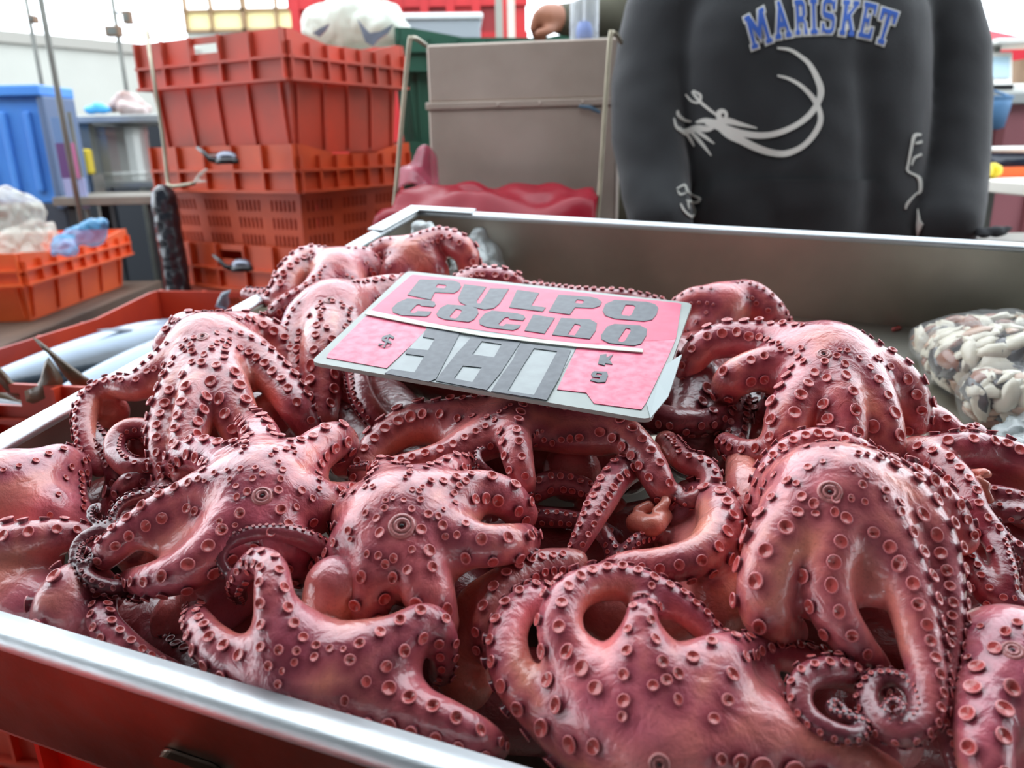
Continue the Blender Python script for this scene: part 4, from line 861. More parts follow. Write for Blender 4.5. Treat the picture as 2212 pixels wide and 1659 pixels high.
# the tall stack left of the middle; its near corner points at the lens
D0 = 1.80
n0 = atY(602, 100, D0); l0 = atY(316, 100, D0 * 1.15); r0 = atY(851, 100, D0 * 1.20)
eu = Vector((l0[0] - n0[0], l0[1] - n0[1], 0)); ew = Vector((r0[0] - n0[0], r0[1] - n0[1], 0)); LX, LY = ew.length, eu.length
cc = Vector((n0[0], n0[1], 0)) + eu / 2 + ew / 2; crz = math.atan2(ew.y, ew.x)
zt = [zat(602, 57, D0), zat(602, 312, D0), zat(610, 540, D0)]
GS = 'orange crates stacked behind the tray'
def stack_crate(i, label, h, style, m, top):
    return crate('stacking_crate', label, (cc.x, cc.y, zt[i] - h), crz, (LX, LY, h), m, style, top, group=GS, nrib=(5, 7), dip=True, swap=LX < LY)
h1 = zt[0] - zt[1] + .02; h2 = zt[1] - zt[2] + .015; h3 = .26
stack_crate(0, 'solid red-orange crate on top of the tall stack', h1, 'solid', M_ORW, .40)
stack_crate(1, 'slotted orange crate in the middle of the tall stack, under the solid one', h2, 'vent', M_OR, .42)
stack_crate(2, 'slotted orange crate low in the tall stack, partly behind the tray rim', h3, 'vent', M_OR, .42)
zb = zt[2] - h3
tb = empty('pallet_table', (cc.x, cc.y, 0), crz); tag(tb, 'plain low table carrying the tall stack of orange crates', 'table')
M_WOODD = mat('dark_wood', s2l(92, 72, 58), .6, noise_amt=.4, noise_scale=4, stretch=(1, 8, 1), bump=.2, bump_scale=30)
MB().box((-LX * .6, -LY * .6, zb - .035), (LX * .6, LY * .6, zb - .001)).build('table_top', M_WOODD, tb, bevel=.003)
for sx_ in (-1, 1):
    for sy_ in (-1, 1): MB().box((sx_ * LX * .52 - .02, sy_ * LY * .52 - .02, 0), (sx_ * LX * .52 + .02, sy_ * LY * .52 + .02, zb - .035)).build('leg', M_WOODD, tb)
# green stack
gn = atY(918, 120, 2.25); gz = zat(1000, 62, 2.3)
for i in range(4):
    crate('stacking_crate', ['dark green crate on top of the stack behind the steel box', 'second dark green crate from the top of its stack', 'third dark green crate from the top of its stack', 'dark green crate at the foot of its stack'][i],
          (gn[0] + .17, gn[1] + .34, gz - .30 * (i + 1)), .20, (.58, .42, .31), M_GRC, 'solid', .36, group='green crates behind the steel box', nrib=(5, 7))
# left crate with bags in it, long side facing right
n1 = atY(40, 560, 2.0); f1 = atY(268, 508, 2.6)
LZ = zat(42, 699, 2.0)
e = Vector((f1[0] - n1[0], f1[1] - n1[1], 0)); rz1 = math.atan2(e.y, e.x); pn = Vector((-e.y, e.x, 0)).normalized()
c1 = Vector((n1[0], n1[1], 0)) + e / 2 + pn * .20
lc = crate('stacking_crate', 'shallow bright orange crate on the far left holding plastic bags', (c1.x, c1.y, LZ), rz1, (e.length, .40, zat(40, 548, 2.0) - LZ), M_ORB, 'solid', .44, nrib=(5, 8))
tabl = empty('market_table', (c1.x, c1.y, 0), rz1); tag(tabl, 'dark wooden table under the shallow orange crate', 'table')
MB().box((-.60, -.27, LZ - .04), (.37, .34, LZ - .0005)).build('table_top', M_WOODD, tabl, bevel=.003)
for sx_ in (-.55, .33):
    for sy_ in (-.22, .28): MB().box((sx_ - .025, sy_ - .025, 0), (sx_ + .025, sy_ + .025, LZ - .04)).build('leg', M_WOODD, tabl)
# fish crate right beside the tray
ZF = .905
B_ = atZ(340, 628, ZF); Lp = atZ(0, 727, ZF); e1 = Vector((Lp[0] - B_[0], Lp[1] - B_[1], 0)).normalized(); e2 = Vector((-e1.y, e1.x, 0))
if e2.x < 0: e2 = -e2
FLn, FWd, FH = .62, .40, .17
cf = Vector((B_[0], B_[1], 0)) + e1 * FLn / 2 + e2 * FWd / 2
crate('stacking_crate', 'red-orange crate full of silver fish beside the tray', (cf.x, cf.y, ZF - FH), math.atan2(e1.y, e1.x), (FLn, FWd, FH), M_RDC, 'solid', .5, nrib=(4, 6))
crate('stacking_crate', 'red-orange crate under the fish crate', (cf.x, cf.y, ZF - FH - .30), math.atan2(e1.y, e1.x), (FLn, FWd, .30), M_RDC, 'solid', .36, nrib=(4, 6))
crate('stacking_crate', 'lowest red-orange crate under the fish crate', (cf.x, cf.y, 0), math.atan2(e1.y, e1.x), (FLn, FWd, ZF - FH - .30), M_RDC, 'solid', .30, nrib=(4, 6))
# crates carrying the tray
M_REDB = mat('bright_red_plastic', s2l(228, 52, 24), .4, noise_amt=.12, noise_scale=4)
az = math.atan2(TU[1], TU[0])
for i, (u, v_) in enumerate(((.24, .40), (.92, .40))):
    q = T(u, v_, -.004)
    zt_ = min(T(u + a_, v_ + b_, -.004)[2] for a_ in (-.22, .22) for b_ in (-.32, .32))
    crate('support_crate', ['bright red crate under the left end of the steel tray', 'bright red crate under the right end of the steel tray'][i], (q[0], q[1], 0), az, (.44, .62, zt_ - .012), M_REDB, 'solid', .3, group='red crates carrying the tray', nrib=(5, 6), dip=False)
    st = empty('tilt_block', (q[0], q[1], 0), az); tag(st, ['wedge propping up the back of the tray at its left end', 'wedge propping up the back of the tray at its right end'][i], 'block', 'wedges under the tray')
    cs = [T(u + a_, v_ + .26 + b_, -.002) for a_, b_ in ((-.18, -.04), (.18, -.04), (.18, .04), (-.18, .04))]
    bt = [np.array((c_[0], c_[1], zt_ - .012)) for c_ in cs]
    mi = Matrix.Translation((q[0], q[1], 0)) @ Matrix.Rotation(az, 4, 'Z'); mi = mi.inverted()
    MB().hexa([mi @ Vector(c_) for c_ in bt + cs]).build('block', M_WOODD, st)
q = T(-.06, -.26, .0)
crate('front_crate', 'bright red empty crate on the ground before the front left of the tray', (q[0], q[1], T(0, -.05, DEP - .10)[2] - .30), az, (.60, .42, .30), M_REDB, 'solid', .36, nrib=(5, 6), dip=False)
fc = empty('crate_stool', (q[0], q[1], 0), az); tag(fc, 'plain wooden stool under the bright red front crate', 'stool'); zq = T(0, -.05, DEP - .10)[2] - .302
MB().box((-.28, -.19, zq - .03), (.28, .19, zq)).build('seat', M_WOODD, fc)
for sx_ in (-.25, .22):
    for sy_ in (-.17, .14): MB().box((sx_, sy_, 0), (sx_ + .03, sy_ + .03, zq - .03)).build('leg', M_WOODD, fc)

# ------------------------------------------------------------------ fish
def fish_mat():
    m = bpy.data.materials.new('fish_skin'); m.use_nodes = True; nt = m.node_tree; b = nt.nodes['Principled BSDF']; N = nt.nodes.new
    at = N('ShaderNodeAttribute'); at.attribute_name = 'skin'; nt.links.new(at.outputs['Color'], b.inputs['Base Color'])
    b.inputs['Roughness'].default_value = .3; b.inputs['Coat Weight'].default_value = .6; b.inputs['Metallic'].default_value = .25
    tc = N('ShaderNodeTexCoord'); n = N('ShaderNodeTexNoise'); n.inputs['Scale'].default_value = 160; bp = N('ShaderNodeBump'); bp.inputs['Strength'].default_value = .12; bp.inputs['Distance'].default_value = .003
    nt.links.new(tc.outputs['Object'], n.inputs['Vector']); nt.links.new(n.outputs['Fac'], bp.inputs['Height']); nt.links.new(bp.outputs[0], b.inputs['Normal']); return m
M_FISH = fish_mat(); M_FIN = mat('fish_fin', s2l(112, 96, 74), .4, noise_amt=.4, noise_scale=30, color2=s2l(70, 58, 46), coat=.4)
M_FINB = mat('fish_fin_grey', s2l(120, 132, 146), .4, noise_amt=.3, noise_scale=30, coat=.4)
M_EYE = mat('fish_eye', (.01, .01, .012), .1, coat=1)
def fish(label, head, tail, r, up, bend=0.0, fin=None, tail_r=.10, tail_dir=None, tails=None, tm=None):
    """tuna-like body from head to tail point with a forked tail; dark back, silver belly"""
    head, tail, up = Vector(head), Vector(tail), Vector(up).normalized(); ax = (tail - head); L = ax.length; ax.normalize(); sd = ax.cross(up).normalized(); up = sd.cross(ax)
    n = 26; k = 20; v = []; cl = []
    prof = lambda t: r * (max(0, 1 - (1 - t / .34) ** 2) ** .55 if t < .34 else max(.11, 1 - ((t - .34) / .66) ** 1.7 * .93))
    for i in range(n + 1):
        t = i / n; c = head + ax * L * t + sd * bend * math.sin(math.pi * t); rr = max(prof(t), .0015)
        for j in range(k):
            q = 2 * math.pi * j / k; p = c + up * math.cos(q) * rr * 1.08 + sd * math.sin(q) * rr * .78; v.append(p)
            s = math.cos(q) + .16 * noise.noise(Vector((i * .35, q * 1.5, r * 50)))
            w = min(1, max(0, (s - .12) / .5)); A_, B2 = np.array(s2l(40, 52, 62)), np.array(s2l(140, 160, 180)); cl.append((*(A_ * w + B2 * (1 - w)), 1))
    f = [(i * k + j, i * k + (j + 1) % k, (i + 1) * k + (j + 1) % k, (i + 1) * k + j) for i in range(n) for j in range(k)]
    f += [tuple(reversed(range(k))), tuple(n * k + j for j in range(k))]
    org = (head + tail) / 2; root = empty('fish', org); tag(root, label, 'fish', 'silver fish in the red-orange crate')
    o = MB().add([p - org for p in v], f).build('body', M_FISH, root, smooth=True)
    ca = o.data.color_attributes.new('skin', 'FLOAT_COLOR', 'POINT'); ca.data.foreach_set('color', np.array(cl, np.float32).ravel())
    td = Vector(tail_dir).normalized() if tail_dir else up
    def finblade(nm, base, tip, width, dirw, th=.003, m=None):
        base, tip, dirw = Vector(base), Vector(tip), Vector(dirw).normalized(); nn = (tip - base).cross(dirw).normalized() * th; vv = []; N_ = 8
        for i in range(N_ + 1):
            t = i / N_; c = base.lerp(tip, t) + dirw * width * .35 * t * t; w = width * (1 - t) ** .8 * .5 + .0006; e_ = nn * (1 - t * .8)
            vv += [c - dirw * w + e_ * .3, c + e_, c + dirw * w + e_ * .3, c + dirw * w - e_ * .3, c - e_, c - dirw * w - e_ * .3]
        ff = [(i * 6 + j, i * 6 + (j + 1) % 6, (i + 1) * 6 + (j + 1) % 6, (i + 1) * 6 + j) for i in range(N_) for j in range(6)] + [tuple(range(5, -1, -1)), tuple(N_ * 6 + j for j in range(6))]
        MB().add([p - org for p in vv], ff).build(nm, m or M_FIN, root, smooth=True)
    tb_ = tail - ax * .008
    for (ol, Yt) in (tails or ()):
        vv = [np.array(atY(x, y, Yt)) - np.array(org) for x, y in ol]; cc_ = np.mean(vv, 0); kk = len(vv); th_ = np.array((.1, -.004, 0.0)) * np.array((0, 1, 0)); ins_ = [c0 * .6 + cc_ * .4 for c0 in vv]
        al = vv + [p - th_ for p in ins_] + [p + th_ for p in ins_]
        fc_ = [(i, (i + 1) % kk, kk + (i + 1) % kk, kk + i) for i in range(kk)] + [tuple(range(kk, 2 * kk))] + [((i + 1) % kk, i, 2 * kk + i, 2 * kk + (i + 1) % kk) for i in range(kk)] + [tuple(range(3 * kk - 1, 2 * kk - 1, -1))]
        MB().add(al, fc_).build('tail_lobe', tm or M_FIN, root, smooth=True)
    if not tails: finblade('tail_lobe', tb_, tail + td * tail_r + ax * tail_r * .55, r * .75, ax)
    if not tails: finblade('tail_lobe', tb_, tail - td * tail_r + ax * tail_r * .55, r * .75, ax)
    if fin: finblade('dorsal_fin', head + ax * L * .42 + up * r * .85, head + ax * L * .5 + up * (r + fin), r * .6, ax, m=M_FINB)
    pm = head + ax * L * .34 + sd * r * .7; finblade('pectoral_fin', pm, pm + ax * .07 + sd * .012 - up * .02, .02, up, m=M_FINB)
    for s in (-1, 1):
        b = MB().lathe([(.007, 0), (.006, .002), (.002, .003)], 10).build('eye', M_EYE, root, smooth=True, loc=head + ax * L * .10 + sd * s * r * .44 + up * r * .12 - org)
        b.rotation_mode = 'QUATERNION'; b.rotation_quaternion = (sd * s).to_track_quat('Z', 'Y')
    return root
def FZ(x, y, z): return Vector(atZ(x, y, z))
Z5 = lambda pts: [(x / 2.861, 380 + y / 2.861) for x, y in pts]
fish('silver fish lying at the back of the crate, pale side to the light', FZ(480, 715, ZF - .055), FZ(-160, 875, ZF - .06), .058, Vector((.38, -.78, -.25)))
fish('silver fish lying in front of the other, dark back towards the tray', FZ(560, 738, ZF - .062), FZ(60, 885, ZF - .075), .054, Vector((.3, -.6, -.6)), fin=.03)
fish('fish whose brown forked tail sticks up in the near corner of the crate', FZ(-330, 960, ZF - .10), FZ(60, 880, ZF - .06), .05, Vector((.1, .6, .7)),
     tails=[(Z5([(0, 1180), (30, 1215), (70, 1265), (130, 1310), (165, 1345), (170, 1385), (110, 1385), (50, 1350), (0, 1290), (-60, 1230), (-70, 1150)]), .93),
            (Z5([(150, 1330), (225, 1300), (250, 1250), (275, 1150), (300, 1118), (330, 1160), (370, 1220), (390, 1262), (388, 1380), (330, 1425), (230, 1415), (160, 1395)]), .92)])
fish('fish with one long brown tail blade pointing up beside the steel rim', FZ(-300, 1010, ZF - .12), FZ(150, 880, ZF - .07), .045, Vector((.1, .6, .7)),
     tails=[(Z5([(195, 995), (235, 1010), (300, 1062), (380, 1130), (470, 1195), (545, 1250), (575, 1280), (560, 1350), (500, 1350), (440, 1290), (370, 1200), (310, 1110), (250, 1040)]), .95)])
fish('fish at the far end of the crate with a small grey tail tip up', FZ(250, 860, ZF - .11), FZ(468, 700, ZF - .05), .045, Vector((.5, .3, .8)),
     tails=[(Z5([(1330, 810), (1345, 765), (1370, 720), (1430, 702), (1412, 740), (1420, 790), (1400, 830)]), 1.30)], tm=M_FINB)

# ------------------------------------------------------------------ bags and soft shapes
def blob_obj(name, chains, material, vox=.006, k=.02, amp=.01, fr=9, parent=None, sm=2, seed=0):
    pts = np.array([p for ch in chains for p in ch], float); lo = (pts[:, :3] - pts[:, 3:]).min(0) - .03; hi = (pts[:, :3] + pts[:, 3:]).max(0) + .03
    fd = Field(lo, hi, vox)
    for ch in chains:
        c = catmull(ch, 4) if len(ch) > 1 else np.array(ch, float); fd.chain(c[:, :3], np.maximum(c[:, 3], vox), k)
    V, Q = fd.surface(sm)
    if amp:
        g_ = fd.grad(V); nz = np.array([abs(noise.noise(Vector(p) * fr + Vector((seed, 0, 0)))) + .5 * abs(noise.noise(Vector(p) * fr * 2.3)) for p in V]); V = V + g_ * (nz[:, None] * amp - amp * .3)
    org = np.array([V[:, 0].mean(), V[:, 1].mean(), V[:, 2].min()]); return link(name, fast_mesh(name, V - org, Q), material, parent, tuple(org))
def B(px, py, Y, r): p = atY(px, py, Y); return (*p, r * Y / F)
M_WBAG = mat('white_bag_plastic', s2l(222, 228, 218), .35, bump=.3, bump_scale=12, coat=.3, translucent=.35)
M_CBAG = film('clear_bag_plastic', s2l(214, 218, 206), .42, .12, .8, 30)
M_BBAG = film('blue_bag_plastic', s2l(86, 172, 222), .55, .12, .8, 26)
M_MBAG = mat('maroon_bag_plastic', s2l(150, 26, 44), .30, bump=.3, bump_scale=10, spec=.3, translucent=.25)
tag(blob_obj('plastic_bag', [[B(700, 60, 2.45, 42), B(760, 45, 2.45, 48), B(830, 55, 2.42, 40)], [B(830, 60, 2.42, 30), B(870, 75, 2.40, 22), B(895, 92, 2.36, 10)], [B(745, 10, 2.45, 14), B(760, 30, 2.45, 20)], [B(830, 20, 2.42, 12), B(838, 40, 2.42, 18)]], M_WBAG, .007, .03, .02, 12), 'knotted white plastic bag on top of the dark green crates', 'bag')
tag(blob_obj('plastic_bag', [[B(-20, 470, 2.15, 60), B(30, 460, 2.15, 50), B(50, 500, 2.15, 40)], [B(0, 520, 2.1, 40), B(60, 510, 2.15, 30)]], M_CBAG, .006, .02, .03, 14), 'crumpled clear plastic bag sticking out of the shallow orange crate', 'bag', 'bags in the shallow orange crate')
tag(blob_obj('plastic_bag', [[B(60, 520, 2.25, 36), B(95, 510, 2.3, 30)], [B(20, 540, 2.1, 40), B(60, 540, 2.15, 30)]], M_CBAG, .006, .02, .03, 20, seed=4), 'clear plastic bag with dark contents low in the shallow orange crate', 'bag', 'bags in the shallow orange crate')
tag(blob_obj('plastic_bag', [[B(130, 525, 2.1, 16), B(160, 512, 2.12, 22), B(200, 500, 2.15, 24), B(222, 485, 2.15, 14)], [B(120, 545, 2.08, 10), B(150, 535, 2.08, 18)]], M_BBAG, .005, .02, .022, 17), 'light blue plastic bag hanging over the shallow crate edge', 'bag', 'bags in the shallow orange crate')
# maroon plastic sheet on the counter behind the tray
def sheet(name, quad, Ys, n, m, material, amp=.012, fr=11, seed=0, parent=None, th=.001):
    """crumpled sheet through picture points: quad of rows, each a list of (px,py,Y)"""
    rows = [catmull([(*atY(x, y, Y),) for (x, y, Y) in row], n) for row in quad]; k = min(len(r) for r in rows); cols = [catmull([r[i] for r in rows], m) for i in range(k)]
    V = []; h = len(cols[0])
    for c_ in cols:
        for p in c_: 
            q = Vector(p) * fr + Vector((seed, seed, 0)); V.append(np.array(p) + np.array((noise.noise(q) * amp * .4, -abs(noise.noise(q + Vector((5, 0, 0)))) * amp, noise.noise(q * 1.3 + Vector((9, 3, 0))) * amp)))
    f = [(i * h + j, (i + 1) * h + j, (i + 1) * h + j + 1, i * h + j + 1) for i in range(k - 1) for j in range(h - 1)]
    V = np.array(V); org = V.mean(0); org[2] = V[:, 2].min()
    o = MB().add(V - org, f).build(name, material, parent, smooth=True, loc=tuple(org)); s = o.modifiers.new('s', 'SOLIDIFY'); s.thickness = th; return o
tag(sheet('plastic_sheet', [[(868, 408, 1.52), (960, 398, 1.54), (1080, 392, 1.54), (1180, 404, 1.54), (1284, 415, 1.54)], [(850, 425, 1.46), (950, 425, 1.46), (1075, 430, 1.45), (1180, 436, 1.46), (1284, 428, 1.48)], [(820, 455, 1.40), (940, 460, 1.40), (1075, 462, 1.40), (1180, 466, 1.41), (1284, 462, 1.43)], [(800, 500, 1.37), (940, 500, 1.37), (1075, 505, 1.37), (1180, 505, 1.38), (1284, 505, 1.40)]], 0, 10, 6, M_MBAG, .026, 12), 'shiny maroon plastic sheet crumpled below the steel box', 'sheet')
tag(sheet('plastic_sheet', [[(905, 325, 1.66), (925, 318, 1.68), (940, 340, 1.70)], [(872, 372, 1.60), (915, 372, 1.62), (945, 385, 1.66)], [(850, 405, 1.56), (900, 408, 1.58), (950, 415, 1.60)]], 0, 8, 8, film('pink_film', s2l(170, 60, 86), .6, .18, .5, 12), .02, 14), 'thin pinkish plastic film lifted at the left side of the steel box', 'sheet')
# counter behind the tray
ct = empty('back_counter', (.15, 1.75, 0)); tag(ct, 'low counter behind the tray carrying the steel box', 'counter')
CZ = zat(1100, 500, 1.45)
M_CNT = mat('counter_grey', s2l(70, 66, 66), .5, noise_amt=.3, noise_scale=5)
MB().box((-.36, -.28, CZ - .04), (.06, .42, CZ - .03)).build('counter_top', M_CNT, ct, bevel=.003)
for sx_ in (-.33, .03):
    for sy_ in (-.25, .38): MB().box((sx_ - .02, sy_ - .02, 0), (sx_ + .02, sy_ + .02, CZ - .04)).build('leg', M_CNT, ct)
# the steel box
M_BOX = mat('box_steel', s2l(186, 172, 160), .42, .45, noise_amt=.3, noise_scale=4, color2=s2l(158, 144, 132), bump=.05, bump_scale=60, rough_var=.1)
YB = 1.72
bl = atY(918, 98, YB); br = atY(1338, 79, YB - .06); bz1 = (bl[2] + br[2]) / 2; bz0 = CZ - .03; seam0, seam1 = zat(925, 222, YB), zat(925, 238, YB)
bv = Vector((br[0] - bl[0], br[1] - bl[1], 0)); bw = bv.length; sbx = empty('steel_box', (bl[0], bl[1], 0), math.atan2(bv.y, bv.x)); tag(sbx, 'tall dull stainless steel box behind the tray with a seam across its front', 'box')
MB().box((0, 0, bz0), (bw, .34, seam1)).build('lower_body', M_BOX, sbx, bevel=.004)
MB().box((-.004, -.004, seam1), (bw + .004, .344, seam0)).build('seam_band', M_BOX, sbx, bevel=.002)
MB().box((.002, .002, seam0), (bw - .002, .338, bz1)).build('lid', M_BOX, sbx, bevel=.004)
def rv(x): p = MB().lathe([(.003, 0), (.0028, .0015), (.0005, .002)], 8); return p
for k in range(3):
    o = rv(0).build('rivet', M_BOX, sbx, smooth=True, loc=(bw * (.38 + .22 * k), -.0042, (seam0 + seam1) / 2)); o.rotation_euler = (math.pi / 2, 0, 0)
bs = [atY(1250, 240, YB - .05), atY(1275, 244, YB - .05), atY(1290, 250, YB - .05)]
o = MB().tube([sbx.matrix_world.inverted() @ Vector((0, 0, 0)) if False else Vector((bw * .80, -.0055, seam1 - .001)), Vector((bw * .86, -.0055, seam1 - .004)), Vector((bw * .91, -.0055, seam1 - .014))], [.003, .004, .003], 8).build('blue_scuff', mat('blue_tape', s2l(70, 96, 116), .5), sbx)
# wire rods with hooked tops
M_WIRE = mat('old_wire', s2l(168, 160, 140), .45, .7, noise_amt=.35, noise_scale=20)
def rod(label, pts, r, cat='hook', nm='wire_hook'):
    p = [Vector(atY(*q)) for q in pts]; org = Vector(min(p, key=lambda q: q.z)); c = catmull([tuple(q - org) for q in p], 5) if len(p) > 2 else [q - org for q in p]
    o = MB().tube([tuple(q) for q in c], r, 8).build(nm, M_WIRE, None, smooth=True, loc=org); return tag(o, label, cat, 'wire rods behind the tray')
rod('pale wire rod with a hooked top left of the steel box', [(848, 470, 1.50), (856, 405, 1.50), (870, 240, 1.50), (884, 95, 1.50), (890, 83, 1.505), (900, 84, 1.53), (920, 98, 1.60)], .0042)
rod('pale wire rod with a hooked top right of the steel box', [(1288, 490, 1.46), (1294, 430, 1.46), (1306, 250, 1.46), (1318, 85, 1.46), (1324, 72, 1.465), (1332, 76, 1.49), (1342, 92, 1.54)], .0042)
rod('thin dark wire hook hanging in front of the left side of the tall crate stack', [(322, 82, 2.10), (318, 66, 2.06), (318, 78, 2.02), (331, 160, 1.96), (350, 280, 1.95), (362, 385, 1.93), (366, 400, 1.92), (382, 402, 1.91), (420, 396, 1.88)], .0046)
for i, (x, y) in enumerate(((438, 368), (445, 386), (412, 398))):
    pass
tag(blob_obj('plastic_tag', [[B(420, 394, 1.88, 3), B(432, 378, 1.88, 4), B(446, 366, 1.87, 3)], [B(426, 392, 1.88, 3), B(446, 391, 1.87, 3)]], M_CBAG, .003, .006, .004, 40), 'scrap of clear plastic on the end of the dark wire hook', 'scrap')
# black ladles stuck into the slotted crates
M_BLK = mat('black_plastic', (.012, .012, .014), .3, coat=.4)
def ladle(label, x, y, Y):
    c_ = Vector(atY(x, y, Y)); root = empty('ladle', c_); tag(root, label, 'ladle', 'dark ladles hooked on the orange crates')
    b = MB().lathe([(.021, -.006), (.024, 0), (.022, .008), (.014, .014), (.002, .016)], 14, sy=.7).build('bowl', mat('ladle_steel', s2l(120, 124, 136), .25, .7), root, smooth=True); b.rotation_euler = (math.radians(20), 0, 0)
    MB().lathe([(.026, -.012), (.027, -.004), (.024, 0)], 14, sy=.75).build('bowl_edge', M_BLK, root, smooth=True)
    s = Y / F
    MB().tube([(-.015, 0, -.006), (-25 * s - .01, -.004, -.001), (-45 * s, 0, .012), (-62 * s, .012, .024)], [.008, .006, .005, .004], 8).build('handle', M_BLK, root, smooth=True)
ladle('black ladle with a shiny bowl hooked on the middle crate of the tall stack', 490, 342, 1.78); ladle('black ladle on the lowest visible crate of the tall stack', 522, 574, 1.80)
# plastic bottle on the steel box
M_CLR = film('bottle_plastic', s2l(214, 222, 226), .34, .08, .1, 30)
bp_ = atY(1262, 84, 1.78); bt = empty('bottle', (bp_[0], bp_[1], bz1)); tag(bt, 'clear plastic bottle with a blue pump standing on the steel box', 'bottle')
MB().lathe([(.028, 0), (.031, .004), (.031, .085), (.027, .10), (.014, .12), (.012, .14)], 20).build('shell', M_CLR, bt, smooth=True)
MB().lathe([(.017, .003), (.018, .03), (.012, .045), (.003, .046)], 14).build('blue_insert', mat('blue_insert', s2l(70, 110, 190), .4), bt, smooth=True)
MB().tube([(0, 0, .045), (0, 0, .135)], .003, 8).build('tube', mat('white_plastic', s2l(224, 226, 226), .4), bt)
MB().lathe([(.015, .138), (.015, .16), (.004, .163)], 14).build('cap', mat('white_cap', s2l(224, 226, 226), .4), bt, smooth=True)
# white foam box
fb = atY(958, 48, 3.2); fo = empty('foam_box', (fb[0], fb[1], 0), .06); tag(fo, 'white foam box behind the dark green crates', 'box')
M_FOAM = mat('foam', s2l(226, 230, 230), .6); M_FOAM2 = mat('foam_side', s2l(150, 158, 164), .6)
MB().box((-.17, 0, fb[2] - .06), (.14, .25, fb[2] + .01)).build('body', M_FOAM2, fo, bevel=.006); MB().box((-.18, -.01, fb[2] + .01), (.15, .26, fb[2] + .032)).build('lid', M_FOAM, fo, bevel=.006)
MB().box((-.17, 0, 0), (.14, .25, fb[2] - .06)).build('pedestal', M_FOAM2, fo)
# fish tails in the bag and crate behind
def tailfin(label, pts, Y, th, m):
    """thin curved fin blade given by picture outline"""
    v = [np.array(atY(x, y, Y)) for x, y in pts]; org = np.mean(v, 0); k = len(v); vf = [p - org + np.array((0, -th, 0)) for p in v]; vb = [p - org + np.array((0, th, 0)) for p in v]
    f = [tuple(range(k)), tuple(range(2 * k - 1, k - 1, -1))] + [(i, k + i, k + (i + 1) % k, (i + 1) % k) for i in range(k)]
    o = MB().add(vf + vb, f).build('fish_tail', m, None, loc=tuple(org)); return tag(o, label, 'fish tail', 'fish tails poking out of the top crate')
tailfin('grey forked fish tail poking out of the solid top crate', [(790, 92), (782, 70), (772, 40), (786, 58), (800, 72), (822, 68), (850, 52), (838, 72), (818, 86), (806, 100)], 2.06, .004, M_FINB)
tailfin('small pale fish tail left of the forked one in the top crate', [(676, 72), (690, 62), (712, 52), (704, 66), (690, 80)], 2.0, .004, M_FINB)

# ------------------------------------------------------------------ things lying in the tray
M_ICE = mat('ice', (.80, .88, .88), .18, trans=.55, ior=1.31, bump=.5, bump_scale=40, coat=.3)
def ice(label, chains, seed):
    pts = [[(*P(x, y, h)[0], r * P(x, y, h)[1]) for (x, y, h, r) in ch] for ch in chains]
    o = blob_obj('crushed_ice', pts, M_ICE, .004, .004, .012, 45, sm=0, seed=seed); return tag(o, label, 'ice', kind='stuff')
ice('crushed ice heaped behind the octopuses in the far left corner', [[(1010, 585, 5, 40), (1060, 560, 4, 50), (1120, 580, 2.5, 40), (1200, 605, 1.5, 26)], [(1030, 520, 7.5, 24), (1070, 535, 6, 26)], [(900, 495, 11, 14), (935, 492, 11.5, 10), (930, 540, 9, 22)]], 1)
ice('crushed ice at the right picture edge by the shellfish bag', [[(2172, 955, 1.6, 34), (2230, 935, 1.8, 46), (2300, 930, 1.8, 50)], [(2200, 985, 2.6, 44), (2270, 975, 2.8, 50)], [(2200, 1020, 1.8, 50), (2290, 1010, 1.8, 50)]], 2)
# bag of mixed shellfish meat
bc, bs_ = P(2110, 800, 4.6); mroot = empty('shellfish_bag', tuple(bc - TW * .04)); tag(mroot, 'clear bag of mixed white, brown and black shellfish meat on the tray floor', 'bag')
chs = [[(2060, 770, 3.0, 62), (2130, 790, 3.4, 88), (2230, 800, 3.6, 96)], [(2150, 860, 3.0, 66), (2240, 870, 3.2, 70)], [(2010, 738, 2.4, 34), (2080, 730, 2.8, 48), (2180, 735, 3.0, 60)], [(1988, 724, 2.2, 14), (2015, 730, 2.2, 24)]]
ch3 = [[(*P(x, y, h)[0], r * P(x, y, h)[1]) for (x, y, h, r) in ch] for ch in chs]
pp = np.array([p for ch in ch3 for p in ch]); fb_ = Field((pp[:, :3] - pp[:, 3:]).min(0) - .02, (pp[:, :3] + pp[:, 3:]).max(0) + .02, .004)
for ch in ch3:
    c_ = catmull(ch, 4); fb_.chain(c_[:, :3], c_[:, 3], .012)
V, Q = fb_.surface(2); G = fb_.grad(V); org = np.array(mroot.location)
core = link('filling', fast_mesh('filling', V - G * .010 - org, Q), mat('dark_shell_meat', s2l(64, 46, 40), .4, noise_amt=.5, noise_scale=60, coat=.5), mroot)
nz = np.array([abs(noise.noise(Vector(p) * 30)) for p in V]); link('bag_film', fast_mesh('bag_film', V + G * (.004 + .006 * nz[:, None]) - org, Q), film('shell_bag_film', (.9, .92, .92), .13, .06, .8, 60), mroot)
mw = [mat('shell_white', s2l(226, 220, 198), .35, coat=.6, noise_amt=.2, noise_scale=50), mat('shell_brown', s2l(150, 92, 62), .35, coat=.6, noise_amt=.3, noise_scale=50), mat('shell_black', s2l(38, 34, 36), .3, coat=.7), mat('shell_tan', s2l(196, 158, 128), .35, coat=.6, noise_amt=.25, noise_scale=50)]
pm_ = []
